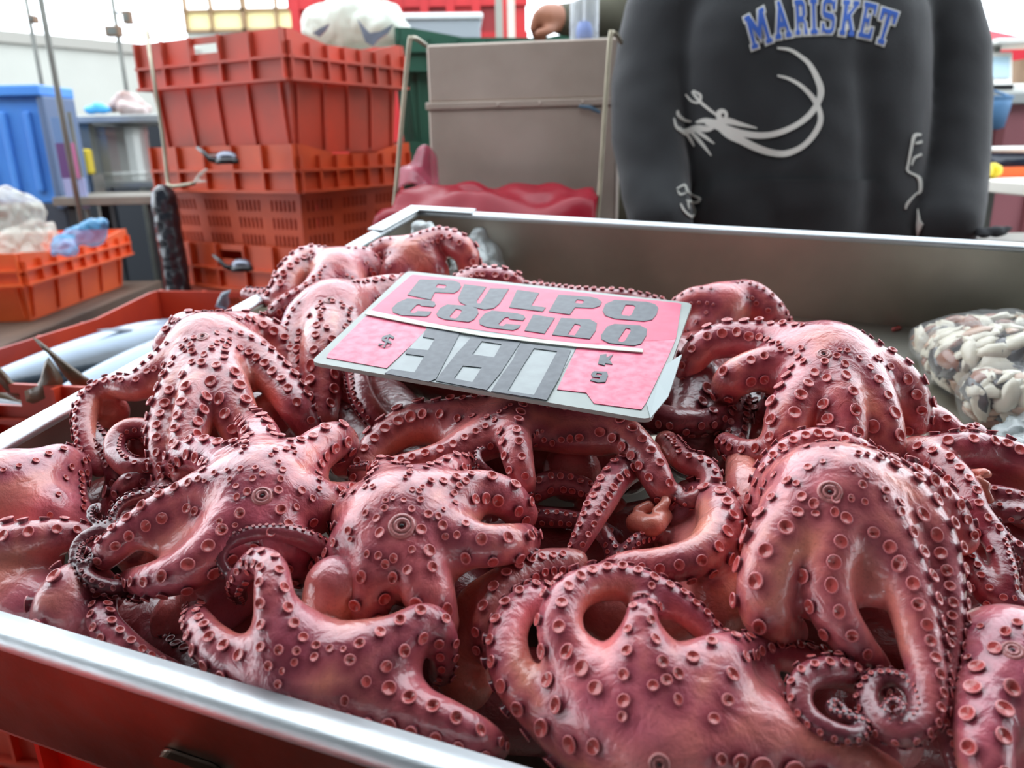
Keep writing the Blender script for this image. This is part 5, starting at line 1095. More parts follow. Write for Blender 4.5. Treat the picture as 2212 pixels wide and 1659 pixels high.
for k, (sx_, sy_, sz_) in enumerate(((1, .6, .34), (1, .45, .4), (1, .8, .3))):
    b = MB().lathe([(.5, -.9), (.9, -.4), (1, 0), (.85, .5), (.45, .9), (.05, 1)], 9); b.xf(lambda p: (lambda q: (q[0] * sx_ + .22 * q[1] ** 2, q[1] * sy_, q[2] * sz_ * .8))(Vector(p) * (1 + .55 * noise.noise(Vector(p) * 1.1 + Vector((k * 7, 0, 0)))))); pm_.append([])
    for m_ in mw:
        me = mesh('shell_piece', b.v, b.f); me.materials.append(m_); me.polygons.foreach_set('use_smooth', [True] * len(me.polygons)); pm_[-1].append(me)
rng = random.Random(5); vis = np.nonzero(((CAM - V) * G).sum(1) > 0.02)[0]; placed = []
for t_ in range(2500):
    i = rng.choice(list(vis[:])) if t_ == 0 else int(vis[rng.randrange(len(vis))]); p = V[i]
    px_ = C2W.T @ (p - CAM)
    if CX + F * px_[0] / px_[2] > 2330: continue
    if any(((p - q) ** 2).sum() < .0098 ** 2 for q in placed): continue
    placed.append(p); o = bpy.data.objects.new('shell_piece', pm_[rng.randrange(3)][rng.choice((0, 0, 0, 0, 3, 1, 2))]); COL.objects.link(o); o.parent = mroot
    o.location = Vector(p - G[i] * .003 - org); q = Vector(G[i]).to_track_quat('Z', 'Y'); o.rotation_mode = 'QUATERNION'; o.rotation_quaternion = q @ Matrix.Rotation(rng.uniform(0, 6.28), 3, 'Z').to_quaternion() @ Matrix.Rotation(rng.uniform(-.3, .3), 3, 'X').to_quaternion()
    s = rng.uniform(.008, .0165); o.scale = (s * rng.uniform(.9, 1.3), s, s)
    if len(placed) > 200: break
pc, ps = P(1936, 711, .3)
tag(blob_obj('meat_scrap', [[(*P(1930, 712, .25)[0], 5 * ps), (*P(1942, 708, .25)[0], 6 * ps)]], mat('scrap_red', s2l(150, 50, 46), .4, coat=.5), .0015, .002, .001, 80), 'tiny red scrap stuck at the foot of the back wall of the tray', 'scrap')
# ------------------------------------------------------------------ far left
M_POLE = mat('pole_steel', s2l(120, 122, 116), .45, .6, noise_amt=.3, noise_scale=8)
def pole(label, x0, y0, x1, y1, Y, r, grp='thin stall poles on the left'):
    b = Vector(atY(x1, y1, Y)); t_ = Vector(atY(x0, y0, Y)); root = empty('stall_pole', (b.x, b.y, 0)); tag(root, label, 'pole', grp)
    MB().tube([(0, 0, 0), (0, 0, 3.0)], r, 10).build('shaft', M_POLE, root, smooth=True); MB().box((-.05, -.05, 0), (.05, .05, .008)).build('foot_plate', M_POLE, root); return root
pole('stall pole beside the blue bin, nearest of the thin poles', 100, 40, 125, 200, 2.75, .010)
pole('thin stall pole left of the tall crate stack', 250, 20, 268, 160, 4.2, .011)
pole('thin stall pole seen through the gap behind the blue bin', 72, 40, 90, 180, 3.6, .009)
q = atY(245, 62, 4.2)
for i, (x, y, Y, w, h) in enumerate(((246, 68, 4.15, .075, .05), (276, 38, 4.2, .04, .06), (72, 42, 3.55, .03, .03))):
    p = Vector(atY(x, y, Y)); rt = empty('clamp_box', p); tag(rt, ['small dark junction box on the thin pole left of the crate stack', 'small hanging sign plate against the bright sky', 'rusty clamp on the pole behind the blue bin'][i], 'box')
    MB().box((-w / 2, -.02, -h / 2), (w / 2, .02, h / 2)).build('case', mat('clamp_brown', s2l(120, 96, 76), .6), rt, bevel=.004); MB().box((-w * .3, -.024, -h * .3), (w * .3, -.02, h * .3)).build('cover', M_POLE, rt)
    if i == 1: MB().tube([(-.075, 0, .022), (0, 0, .022)], .006, 6).build('bracket', M_POLE, rt)
# far building front with framed panes
M_PANE = mat('cream_pane', s2l(246, 238, 196), .5, translucent=.5); M_FRAME = mat('brown_frame', s2l(150, 122, 90), .6)
fw = empty('window_1', tuple(atY(400, 24, 7.5))); tag(fw, kind='structure'); o0 = Vector(fw.location); sc_ = 7.5 / F
xs = [0, 50, 112, 116, 178, 240]
for k in range(5):
    if k == 2: continue
    MB().box(((xs[k] + 3) * sc_, 0, -34 * sc_), ((xs[k + 1] - 3) * sc_, .02, -2 * sc_)).build('pane', M_PANE, fw)
for x in xs: MB().box(((x - 2.5) * sc_, -.03, -40 * sc_), ((x + 2.5) * sc_, .04, 26 * sc_)).build('mullion', M_FRAME, fw)
for y in (0, -36): MB().box((-3 * sc_, -.03, (y - 3) * sc_), (243 * sc_, .04, (y + 2) * sc_)).build('rail', M_FRAME, fw)
MB().box((-3 * sc_, 0, -o0.z), (243 * sc_, .1, -38 * sc_)).build('sill_wall', M_WWALL, fw)
# red truck side behind
M_TRK = mat('red_paint', s2l(190, 40, 44), .4, noise_amt=.2, noise_scale=3, coat=.3); M_TRK2 = mat('dark_red_paint', s2l(140, 40, 42), .5)
tk = empty('truck_body', (float(atY(640, 30, 6.0)[0]), 6.0, 0)); tag(tk, 'red slatted truck side far behind the crates', 'truck')
tw_ = float(atY(1140, 30, 6.0)[0] - atY(640, 30, 6.0)[0]); tz = zat(800, -60, 6.0); tm_ = zat(800, 12, 6.0); tl_ = zat(800, 75, 6.0)
for k in range(9):
    MB().box((tw_ * k / 9 + .01, 0, tl_), (tw_ * (k + 1) / 9 - .012, .03, tm_ - .02)).build('panel', M_TRK2 if k % 2 else M_TRK, tk)
    MB().box((tw_ * k / 9 - .03, -.04, .6), (tw_ * k / 9 + .03, .05, tz)).build('post', M_TRK, tk)
MB().box((-.05, -.03, tm_ - .02), (tw_, .04, tm_ + .08)).build('rail', M_TRK, tk); MB().box((0, .01, tm_ + .1), (tw_, .03, tz)).build('upper_panel', M_TRK, tk); MB().box((-.05, -.02, .6), (tw_, .05, tl_)).build('lower_panel', M_TRK, tk)
for k in (.15, .8): MB().tube([(tw_ * k, .0, .35), (tw_ * k, .25, .35)], .35, 20).build('wheel', M_BLK, tk)
pz = atY(1092, 30, 5.0)
for i, (x, m_) in enumerate(((1078, s2l(150, 150, 140)), (1104, s2l(206, 200, 186)))):
    p = atY(x, 30, 5.0); r_ = empty('door_post', (p[0], p[1], 0)); tag(r_, ['grey upright post before the red truck', 'cream upright post before the red truck'][i], 'post')
    MB().box((-.022, -.03, 0), (.022, .03, 2.4)).build('shaft', mat('post_paint', m_, .6), r_); MB().box((-.03, -.04, 0), (.03, .04, .01)).build('foot_plate', M_POLE, r_)
# blue ribbed bin
M_BLUE = mat('blue_plastic', s2l(74, 140, 216), .45, noise_amt=.12, noise_scale=3, color2=s2l(62, 120, 200)); M_BLUEE = mat('blue_bin_edge', s2l(84, 104, 134), .5)
YBn = 2.9
b0 = atY(-60, 440, YBn); b1 = atY(128, 440, YBn); bin_ = empty('blue_bin', (b1[0], YBn, 0)); tag(bin_, 'big blue ribbed plastic bin at the far left edge', 'bin')
z1 = zat(80, 183, YBn); z2 = zat(80, 208, YBn); z0 = zat(60, 440, YBn); wb = float(b1[0] - b0[0]) + .25
slo = float(atY(83, 200, YBn)[0] - atY(128, 440, YBn)[0])
def bx_(x0, x1, y0, y1, za, zb, nm, m): 
    sh = lambda z: 0.0
    MB().box((x0, y0, za), (x1, y1, zb)).build(nm, m, bin_, bevel=.006)
bx_(-wb, -.0, .0, .17, z0, z2, 'body', M_BLUE); bx_(-wb - .02, .02, -.03, .20, z2, z1, 'rim', M_BLUE)
for k in range(5): bx_(-.05 - .085 * k - .012, -.05 - .085 * k + .012, -.018, 0, z0 + .04, z2 - .05, 'rib', M_BLUE)
bx_(-.002, .024, -.02, .19, z0 - .02, z2, 'corner_post', M_BLUEE)
bx_(-wb, .02, 0, .17, 0, z0, 'stand', mat('stand_dark', s2l(58, 62, 72), .6))
# banner strip beside the bin
bn = empty('banner', tuple(atY(140, 320, 2.8))); tag(bn, 'narrow blue, purple and pink printed banner strip beside the blue bin', 'banner'); s_ = 2.8 / F
for (x0, x1, y0, y1, c_, nm) in ((-18, 6, 10, 60, (96, 128, 170), 'blue_field'), (-18, 16, -60, 10, (92, 62, 112), 'purple_field'), (8, 20, -60, 10, (176, 100, 140), 'pink_edge'), (-16, 28, -122, -60, (150, 158, 196), 'pale_field')):
    MB().box((x0 * s_, 0 if nm != 'pink_edge' else -.004, y0 * s_), (x1 * s_, .006, y1 * s_)).build(nm, mat(nm, s2l(*c_), .6), bn)
MB().tube([(24 * s_, .01, -120 * s_ - .75), (18 * s_, .01, 70 * s_)], .008, 8).build('rod', M_POLE, bn)
# steel work table with round drum under it
M_TBL = mat('table_steel', s2l(166, 168, 164), .4, .7, noise_amt=.2, noise_scale=6); YT = 3.3
tzz = zat(245, 248, YT); t0 = atY(146, 250, YT); t1_ = atY(356, 250, YT); wt = empty('work_table', (t0[0], YT, 0)); tag(wt, 'steel work table in the left background with a round steel drum below', 'table'); W2 = float(t1_[0] - t0[0]) + .1
MB().box((0, 0, tzz - .03), (W2, .6, tzz)).build('table_top', M_TBL, wt, bevel=.004); MB().box((0, .02, zat(245, 395, YT) - .02), (W2, .58, zat(245, 395, YT))).build('shelf', M_TBL, wt)
for x in (.02, W2 - .06):
    for y in (.03, .53): MB().box((x, y, 0), (x + .04, y + .04, tzz - .03)).build('leg', M_POLE, wt)
dm = empty('steel_drum', (float(atY(243, 330, YT + .25)[0]), YT + .25, 0)); tag(dm, 'round steel drum on the shelf of the work table', 'drum'); dz0 = zat(245, 395, YT)
MB().lathe([(.10, dz0), (.15, dz0 + .001), (.15, tzz - .05), (.145, tzz - .04)], 26).build('wall', M_TBL, dm, smooth=False); MB().lathe([(.154, tzz - .075), (.156, tzz - .06), (.154, tzz - .045)], 26).build('top_hoop', M_TBL, dm); MB().lathe([(.152, dz0 + .02), (.154, dz0 + .03), (.152, dz0 + .04)], 26).build('bottom_hoop', M_TBL, dm)
tag(blob_obj('fish_heap', [[B(245, 232, 3.5, 14), B(272, 212, 3.5, 16), B(300, 222, 3.5, 12), B(322, 236, 3.5, 8)], [B(270, 236, 3.45, 14), B(310, 240, 3.45, 10)]], mat('brown_meat', s2l(130, 96, 84), .4, noise_amt=.5, noise_scale=14, color2=s2l(206, 190, 188), coat=.4), .012, .02, .03, 12), 'brown heap of seafood on the work table in the left background', 'seafood')
tag(blob_obj('plastic_bag', [[B(190, 238, 3.45, 9), B(215, 234, 3.45, 11), B(232, 238, 3.45, 8)]], mat('bright_blue_bag', s2l(70, 160, 220), .4, bump=.3, bump_scale=20), .010, .02, .015, 18), 'small bright blue bag on the work table in the left background', 'bag')
yj = atY(172, 350, 3.2); yc = empty('yellow_can', (yj[0], 3.2, 0)); tag(yc, 'yellow canister beside the steel drum', 'canister'); yz0, yz1 = zat(172, 378, 3.2), zat(172, 322, 3.2)
MB().box((-.03, 0, yz0), (.035, .05, yz1)).build('body', mat('yellow_plastic', s2l(196, 172, 40), .5), yc, bevel=.01); MB().lathe([(.012, yz1), (.012, yz1 + .015), (.002, yz1 + .017)], 10, off=(0, .025, 0)).build('cap', M_BLK, yc); MB().box((-.05, -.02, 0), (.05, .07, yz0)).build('stand', M_POLE, yc)
cbx = atY(150, 300, 4.3); cbz = zat(250, 262, 4.3); cab = empty('dark_cabinet', (cbx[0], 4.3, 0)); tag(cab, 'dark cabinet standing behind the work table in the left background', 'cabinet'); M_CABD = mat('cabinet_dark', s2l(34, 38, 44), .6); cw_ = 220 * 4.3 / F
MB().box((0, 0, 0), (cw_, .4, cbz)).build('body', M_CABD, cab)
for k in range(3):
    MB().box((cw_ * k / 3 + .01, -.015, .05), (cw_ * (k + 1) / 3 - .01, 0, cbz - .03)).build('door', M_CABD, cab)
# long low bench in the left middle ground
bz = zat(250, 425, 2.75); be = empty('low_bench', (float(atY(180, 430, 2.8)[0]), 2.78, 0)); tag(be, 'long grey bench with dark legs behind the shallow orange crate', 'bench'); M_BEN = mat('bench_grey', s2l(126, 120, 110), .5, noise_amt=.35, noise_scale=6); M_DK = mat('dark_leg', s2l(34, 36, 38), .6)
MB().box((-.1, 0, bz - .03), (.42, .10, bz)).build('plank', M_BEN, be, bevel=.003); MB().box((-.1, .105, bz - .03), (.42, .20, bz)).build('plank', M_BEN, be, bevel=.003); MB().box((-.1, .205, bz - .03), (.42, .30, bz)).build('plank', M_BEN, be, bevel=.003)
for x in (-.06, .22, .36):
    MB().box((x, .02, 0), (x + .035, .055, bz - .03)).build('leg', M_DK, be); MB().box((x, .24, 0), (x + .035, .275, bz - .03)).build('leg', M_DK, be)
MB().box((-.06, .03, .35), (.39, .05, .38)).build('stretcher', M_DK, be)
# black wrapped post left of the crate stack
bp0 = atY(366, 500, 1.95); tag(blob_obj('wrapped_post', [[(bp0[0], 1.95, .03, .034), (bp0[0], 1.95, .5, .034), (bp0[0] + .0, 1.95, zat(366, 425, 1.95), .03)]], mat('black_film', s2l(34, 38, 46), .25, coat=.6, bump=.5, bump_scale=25), .006, .01, .006, 25), 'post wrapped in shiny black plastic left of the crate stack', 'post')
tag(blob_obj('plastic_bag', [[B(364, 418, 1.95, 10), B(362, 402, 1.95, 7)]], M_WBAG, .005, .01, .008, 40), 'white plastic twist on top of the black wrapped post', 'bag')

# ------------------------------------------------------------------ far right
M_RED = mat('red_fabric', s2l(214, 40, 58), .6, translucent=.3)
tn = empty('red_canopy', tuple(atY(2150, 120, 5.0))); tag(tn, 'red fabric canopy peak in the right background', 'canopy'); s5 = 5.0 / F
rv_ = [(-60, 80), (-2, 30 + 46), (10, 90 - 12), (90, 40)]
MB().add([(-70 * s5, 0, 20 * s5), (2 * s5, .5, 82 * s5), (120 * s5, 0, 20 * s5), (120 * s5, 1.0, 20 * s5), (-70 * s5, 1.0, 20 * s5)], [(0, 2, 1), (2, 3, 1), (3, 4, 1), (4, 0, 1)]).build('roof', M_RED, tn).modifiers.new('s', 'SOLIDIFY').thickness = .01
MB().box((-70 * s5, -.005, -40 * s5), (120 * s5, .005, 20 * s5)).build('valance', M_RED, tn)
for x in (-64, 114): MB().tube([(x * s5, .03, -float(tn.location.z)), (x * s5, .03, 20 * s5)], .02, 8).build('post', M_POLE, tn)
# counter with scale
ry = 2.6; s2_ = ry / F; rt0 = atY(2118, 205, ry); rc = empty('side_counter', (rt0[0], ry, 0)); tag(rc, 'reddish counter in the right background carrying a scale', 'counter'); rzz = zat(2160, 200, ry)
MB().box((0, 0, rzz - .035), (.5, .4, rzz)).build('counter_top', mat('grey_top', s2l(150, 154, 152), .5), rc, bevel=.004); MB().box((.01, .03, 0), (.5, .4, rzz - .035)).build('front_panel', mat('maroon_panel', s2l(150, 92, 98), .6, noise_amt=.2, noise_scale=5), rc)
for k in range(3): MB().box((.08 + .14 * k, .022, 0), (.11 + .14 * k, .03, rzz - .05)).build('panel_strip', mat('maroon_strip', s2l(120, 62, 66), .6), rc)
scl = empty('weighing_scale', (rt0[0] + .03, ry + .05, rzz)); tag(scl, 'white weighing scale with a pale display on the right background counter', 'scale'); M_WH = mat('scale_white', s2l(232, 232, 226), .4)
MB().box((0, 0, 0), (.16, .2, .03)).build('base', M_WH, scl, bevel=.006); MB().hexa([(.005, .02, .03), (.11, .02, .03), (.11, .16, .03), (.005, .16, .03), (.03, .06, .13), (.12, .06, .13), (.12, .16, .13), (.03, .16, .13)]).build('head', M_WH, scl, bevel=.006)
MB().hexa([(.02, .022, .05), (.10, .022, .05), (.10, .03, .05), (.02, .03, .05), (.038, .052, .115), (.105, .052, .115), (.105, .06, .115), (.038, .06, .115)]).build('display', mat('display_blue', s2l(170, 200, 214), .2), scl); MB().box((.01, -.004, .012), (.10, 0, .026)).build('key_strip', M_BLK, scl); MB().box((.03, 0, .15), (.24, .2, .165)).build('pan', M_WH, scl, bevel=.004); MB().box((.07, .08, .128), (.09, .12, .152)).build('pan_post', M_POLE, scl)
cb = empty('cardboard_box', (rt0[0] + .21, ry + .06, rzz)); tag(cb, 'tan cardboard box behind the weighing scale', 'box'); MB().box((0, 0, 0), (.2, .2, .11)).build('body', mat('cardboard', s2l(196, 166, 140), .7), cb); MB().box((-.005, -.005, .0), (.205, .205, .025)).build('band', mat('cardboard_dark', s2l(140, 108, 86), .7), cb)
bk_ = atY(2152, 208, ry - .035); bkt = empty('blue_bucket', tuple(bk_)); tag(bkt, 'blue cloth bag hanging below the scale counter', 'bag'); M_DEN = mat('denim_blue', s2l(84, 128, 170), .6, noise_amt=.2, noise_scale=20)
MB().lathe([(.02, -64 * s2_), (.038, -60 * s2_), (.048, -20 * s2_), (.05, 0)], 18, sy=.7).build('pouch', M_DEN, bkt, smooth=True); MB().lathe([(.051, -6 * s2_), (.053, -2 * s2_), (.051, 0)], 18, sy=.7).build('hem', M_DEN, bkt); MB().tube([(-.04, 0, 0), (0, .03, .02), (.04, 0, 0)], .004, 6).build('strap', M_DEN, bkt)
# nearer table with tray; glare of sunlit pavement put into its white top
ty = 2.0; tzr = zat(2160, 386, ty); st = empty('side_table', (float(atY(2112, 386, ty)[0]), 1.62, 0)); tag(st, 'table at the right edge behind the person, white top standing in for sunlit pavement', 'table')
MB().box((0, -.02, tzr - .03), (.55, .42, tzr)).build('table_top', mat('white_top', s2l(246, 244, 232), .4), st, bevel=.004); MB().box((0, .425, tzr), (.55, .45, tzr + .025)).build('orange_edge', M_ORB, st)
for x in (.02, .5):
    for y in (.0, .38): MB().box((x, y, 0), (x + .03, y + .03, tzr - .03)).build('leg', M_POLE, st)
bo = atY(2175, 372, 2.2); bw_ = empty('basin', (bo[0] + .02, 2.2, tzr + .0)); tag(bw_, 'dark blue basin with a white rim on the bright table', 'basin'); hb_ = zat(2170, 318, 2.15) - tzr
MB().lathe([(.07, 0), (.10, .004), (.115, hb_ - .014), (.11, hb_ - .016), (.09, .01), (.01, .008)], 22).build('bowl', mat('dark_blue', s2l(34, 46, 66), .3, coat=.4), bw_, smooth=True); MB().lathe([(.113, hb_ - .015), (.120, hb_ - .008), (.118, hb_), (.108, hb_ - .002)], 22).build('rim', M_WH, bw_, smooth=True)
M_LEM = mat('lemon', s2l(214, 190, 30), .5, bump=.1, bump_scale=90)
for i, (x, y, Y) in enumerate(((2124, 360, 2.0), (2144, 364, 2.02))):
    p = atY(x, y, Y); o = MB().lathe([(.002, -.026), (.012, -.02), (.019, -.006), (.019, .006), (.012, .02), (.002, .026)], 14).xf(lambda q: (q[2], q[1], q[0])).build('lemon', M_LEM, None, smooth=True, loc=(p[0], p[1], tzr + .019)); tag(o, ['yellow lemon nearest the person on the bright table', 'yellow lemon beside the dark blue basin'][i], 'lemon', 'lemons on the bright table')
dk = [B(2110, 500, 1.45, 9), B(2150, 497, 1.45, 8), B(2185, 494, 1.46, 6)]
rz_ = zat(2150, 505, 1.45)
tag(blob_obj('folded_apron', [dk, [B(2120, 508, 1.44, 8), B(2170, 505, 1.45, 6)]], mat('black_cloth', s2l(28, 30, 34), .8), .005, .01, .006, 30), 'black folded cloth behind the rim at the right, by the hand', 'cloth')
sh = empty('side_shelf', (float(atY(2150, 505, 1.46)[0]), 1.46, 0)); tag(sh, 'narrow shelf behind the tray under the black cloth', 'shelf')
MB().box((-.025, -.04, rz_ - .035), (.18, .10, rz_ - .012)).build('board', M_BEN, sh); MB().box((.0, .0, 0), (.035, .04, rz_ - .035)).build('leg', M_POLE, sh); MB().box((.10, .0, 0), (.14, .04, rz_ - .035)).build('leg', M_POLE, sh)
# out-of-view roof overhead, added and sized to shade the tray
cn = empty('shade_roof', (0, 0, 0)); tag(cn, 'unseen tarpaulin roof added over the counter to shade the tray', 'canopy')
M_TARP = mat('tarpaulin', s2l(64, 60, 60), .8, translucent=.08)
MB().box((-5.5, -5.9, 2.55), (6.5, 0.75, 2.56)).build('sheet', M_TARP, cn)
for (x, y) in ((6.4, .7), (-5.4, .7)): MB().tube([(x, y, 0), (x, y, 2.55)], .025, 8).build('post', M_POLE, cn)
MB().tube([(-5.5, .73, 2.53), (6.5, .73, 2.53)], .02, 8).build('cross_bar', M_POLE, cn); MB().tube([(-5.5, -5.8, 2.53), (6.5, -5.8, 2.53)], .02, 8).build('cross_bar', M_POLE, cn)
# ------------------------------------------------------------------ the seller in a black hoodie
M_HOOD = mat('black_fleece', s2l(44, 46, 48), .9, noise_amt=.2, noise_scale=10, bump=.25, bump_scale=500, sheen=.3, spec=.2)
M_SKINP = mat('person_skin', s2l(150, 98, 74), .5, noise_amt=.12, noise_scale=20)
M_JEANS = mat('dark_trousers', s2l(36, 38, 46), .85, bump=.2, bump_scale=300)
M_HAIR = mat('black_hair', (.012, .010, .010), .5, bump=.5, bump_scale=150)
YP = 1.62
pc_ = atY(1722, 300, YP); PX = float(pc_[0])
person = empty('person', (PX, YP, 0)); tag(person, 'person in a black hoodie printed MARISKET with a shrimp drawing, standing behind the tray', 'person')
def body_field(chains, vox, k):
    pts = np.array([p for ch in chains for p in ch], float); fd = Field((pts[:, :3] - pts[:, 3:]).min(0) - .04, (pts[:, :3] + pts[:, 3:]).max(0) + .04, vox)
    for ch in chains:
        c_ = catmull(ch, 4) if len(ch) > 1 else np.array(ch, float); fd.chain(c_[:, :3], c_[:, 3], k)
    return fd
def Bp(px, py, Y, rm): p = atY(px, py, Y); return (p[0], p[1], p[2], rm)
def zP(z, dx, dy, r): return (PX + dx, YP + dy, z, r)
hem = .94
# trousers and legs: one body under the clothes
legs = [[zP(1.0, -.09, 0, .105), zP(.75, -.10, 0, .09), zP(.5, -.105, -.01, .068), zP(.3, -.108, .01, .058), zP(.1, -.11, .01, .048)], [zP(1.0, .09, 0, .105), zP(.75, .10, 0, .09), zP(.5, .105, -.01, .068), zP(.3, .108, .01, .058), zP(.1, .11, .01, .048)],
        [zP(1.0, -.09, 0, .11), zP(1.05, 0, 0, .12), zP(1.0, .09, 0, .11)], [zP(.04, -.11, .03, .04), zP(.035, -.115, -.14, .035)], [zP(.04, .11, .03, .04), zP(.035, .115, -.14, .035)]]
torso_in = [[zP(1.05, 0, 0, .12), zP(1.2, 0, 0, .12), zP(1.38, 0, .01, .12), zP(1.5, 0, .02, .07), zP(1.56, 0, .015, .055), zP(1.62, 0, -.005, .05)]]
hd = [[zP(1.68, 0, -.01, .075), zP(1.74, 0, .005, .085)], [zP(1.63, 0, -.055, .035), zP(1.66, 0, -.06, .04)], [zP(1.685, 0, -.10, .012), zP(1.66, 0, -.11, .016)], [zP(1.68, -.085, .0, .014), zP(1.66, -.083, .0, .012)], [zP(1.68, .085, 0, .014), zP(1.66, .083, 0, .012)]]
WL = atY(1425, 470, 1.50); WR = atY(2048, 490, 1.50)
def handch(w, s):
    x, y, z = float(w[0]), float(w[1]), float(w[2]) - .01
    ch = [[(x, y, z, .026), (x + s * .005, y - .005, z - .05, .028), (x + s * .008, y - .012, z - .085, .026)]]
    for k in range(4):
        ox = s * (-.024 + .016 * k); L = (.062, .070, .066, .052)[k]
        ch.append([(x + ox * .9, y - .012, z - .085, .0095), (x + ox * 1.05, y - .022, z - .085 - L * .5, .009), (x + ox, y - .020, z - .085 - L, .0075)])
    ch.append([(x - s * .022, y - .01, z - .03, .012), (x - s * .044, y - .022, z - .06, .011), (x - s * .046, y - .030, z - .088, .0085)]); return ch
fd = body_field(legs + torso_in + hd, .010, .02); V, Q = fd.surface(2)
pb = np.array(person.location); link('body', fast_mesh('body', V - pb, Q), [M_JEANS, M_SKINP], person)
bme = person.children[-1].data; zc = np.array([p.center.z for p in bme.polygons]); bme.polygons.foreach_set('material_index', (zc > 1.3).astype(np.int32)); 
for w, s in ((WL, 1), (WR, -1)):
    fdh = body_field(handch(w, s), .004, .006); Vh, Qh = fdh.surface(1); link('hand', fast_mesh('hand', Vh - pb, Qh), M_SKINP if s > 0 else mat('black_glove', s2l(26, 28, 30), .5), person)
for s in (-1, 1):
    o = MB().lathe([(.011, 0), (.009, .004), (.002, .006)], 10).build('eye', M_EYE, person, smooth=True, loc=Vector((PX + s * .033, YP - .085, 1.70)) - Vector(person.location)); o.rotation_euler = (math.pi / 2, 0, 0)
MB().tube([(-.025, -.0985, 1.626), (0, -.1005, 1.623), (.025, -.0985, 1.626)], .005, 6).build('mouth', mat('lips', s2l(140, 72, 66), .5), person, smooth=True)
fdh = body_field([[zP(1.78, 0, .02, .082), zP(1.72, 0, .045, .08)]], .008, .01); Vh, Qh = fdh.surface(1); link('hair', fast_mesh('hair', Vh - pb, Qh), M_HAIR, person)
# hoodie
tor = [[Bp(1600, 560, YP, .135), Bp(1600, 420, YP, .135), Bp(1600, 250, YP, .135), Bp(1605, 80, YP, .135), Bp(1625, -60, YP + .02, .115)],
       [Bp(1850, 560, YP, .135), Bp(1845, 420, YP, .135), Bp(1845, 250, YP, .135), Bp(1840, 80, YP, .135), Bp(1820, -60, YP + .02, .115)],
       [Bp(1722, 560, YP - .01, .14), Bp(1722, 420, YP - .02, .14), Bp(1722, 250, YP - .015, .14), Bp(1722, 80, YP, .14), Bp(1722, -80, YP + .02, .10)],
       [Bp(1722, -100, YP + .05, .11), Bp(1722, -190, YP + .07, .10)]]
sl = [[Bp(1560, -60, YP + .02, .10), Bp(1450, 20, YP + .02, .082), Bp(1412, 140, YP + .01, .078), Bp(1400, 260, YP - .02, .074), Bp(1412, 380, YP - .06, .068), Bp(1428, 470, 1.50, .060)],
      [Bp(1890, -60, YP + .02, .10), Bp(2000, 20, YP + .02, .084), Bp(2040, 140, YP + .01, .078), Bp(2050, 260, YP - .02, .074), Bp(2052, 380, YP - .06, .069), Bp(2050, 475, 1.50, .062)]]
fh = body_field(tor, .0075, .028) if False else body_field(tor + sl, .0075, .012); V, Q = fh.surface(3)
G = fh.grad(V); nz = np.array([noise.noise(Vector((p[0] * 9, p[1] * 9, p[2] * 3.2))) + .5 * noise.noise(Vector(p) * 19) for p in V]); V = V + G * nz[:, None] * .006
hood = link('hoodie', fast_mesh('hoodie', V - pb, Q), M_HOOD, person)
for (w, x) in ((WL, 1), (WR, -1)):
    MB().lathe([(.046, -.03), (.05, -.02), (.05, .02), (.046, .03)], 18).build('cuff', M_HOOD, person, smooth=True, loc=Vector(w) - Vector(person.location))
bvh = BVHTree.FromPolygons([Vector(v) for v in V], [tuple(map(int, q)) for q in Q])
def onto(px, py, off):
    R = Vector(wray(px, py)); h, n, i, d = bvh.ray_cast(Vector(CAM), R)
    if h is None: return None
    return h + n * (off if n.dot(R) < 0 else -off)
def decal(name, loops, material, off=.0015, step=9, parent=person):
    """flat print wrapped onto the cloth: outlines in picture points, further loops are holes"""
    cu = bpy.data.curves.new(name, 'CURVE'); cu.dimensions = '2D'; cu.fill_mode = 'FRONT'
    for lp in loops:
        s = cu.splines.new('POLY'); s.points.add(len(lp) - 1)
        for p, (x, y) in zip(s.points, lp): p.co = (x, -y, 0, 1)
        s.use_cyclic_u = True
    tmp = bpy.data.objects.new(name, cu); COL.objects.link(tmp); me = bpy.data.meshes.new_from_object(tmp.evaluated_get(bpy.context.evaluated_depsgraph_get())); bpy.data.objects.remove(tmp, do_unlink=True)
    bm = bmesh.new(); bm.from_mesh(me); bmesh.ops.triangulate(bm, faces=bm.faces[:])
    for _ in range(6):
        ed = [e for e in bm.edges if e.calc_length() > step]
        if ed: bmesh.ops.subdivide_edges(bm, edges=ed, cuts=1); bmesh.ops.triangulate(bm, faces=bm.faces[:])
    last = None
    for v in bm.verts:
        h = onto(v.co.x, -v.co.y, off)
        if h is None: h = last or Vector((PX, YP - .15, 1.2))
        last = h; v.co = h - Vector(person.location)
    bm.to_mesh(me); bm.free(); o = link(name, me, material, parent); s = o.modifiers.new('s', 'SOLIDIFY'); s.thickness = .0012; s.offset = 0; return o
def stroke(pts, w):
    """outline of a brush stroke with widths"""
    p = catmull([(x, y, ww) for (x, y), ww in zip(pts, w)], 5); L = []; R = []
    for i in range(len(p)):
        a = p[max(i - 1, 0)]; b = p[min(i + 1, len(p) - 1)]; t = b[:2] - a[:2]; t = t / (np.linalg.norm(t) + 1e-9); n = np.array((-t[1], t[0])) * max(p[i][2], .4) / 2
        L.append(tuple(p[i][:2] + n)); R.append(tuple(p[i][:2] - n))
    return L + R[::-1]
M_BLUET = mat('blue_print', s2l(52, 92, 176), .8); M_WHITET = mat('white_print', s2l(206, 206, 198), .8)
Zm = lambda pts: [(1300 + x / 2.4254, y / 2.4254) for x, y in pts]
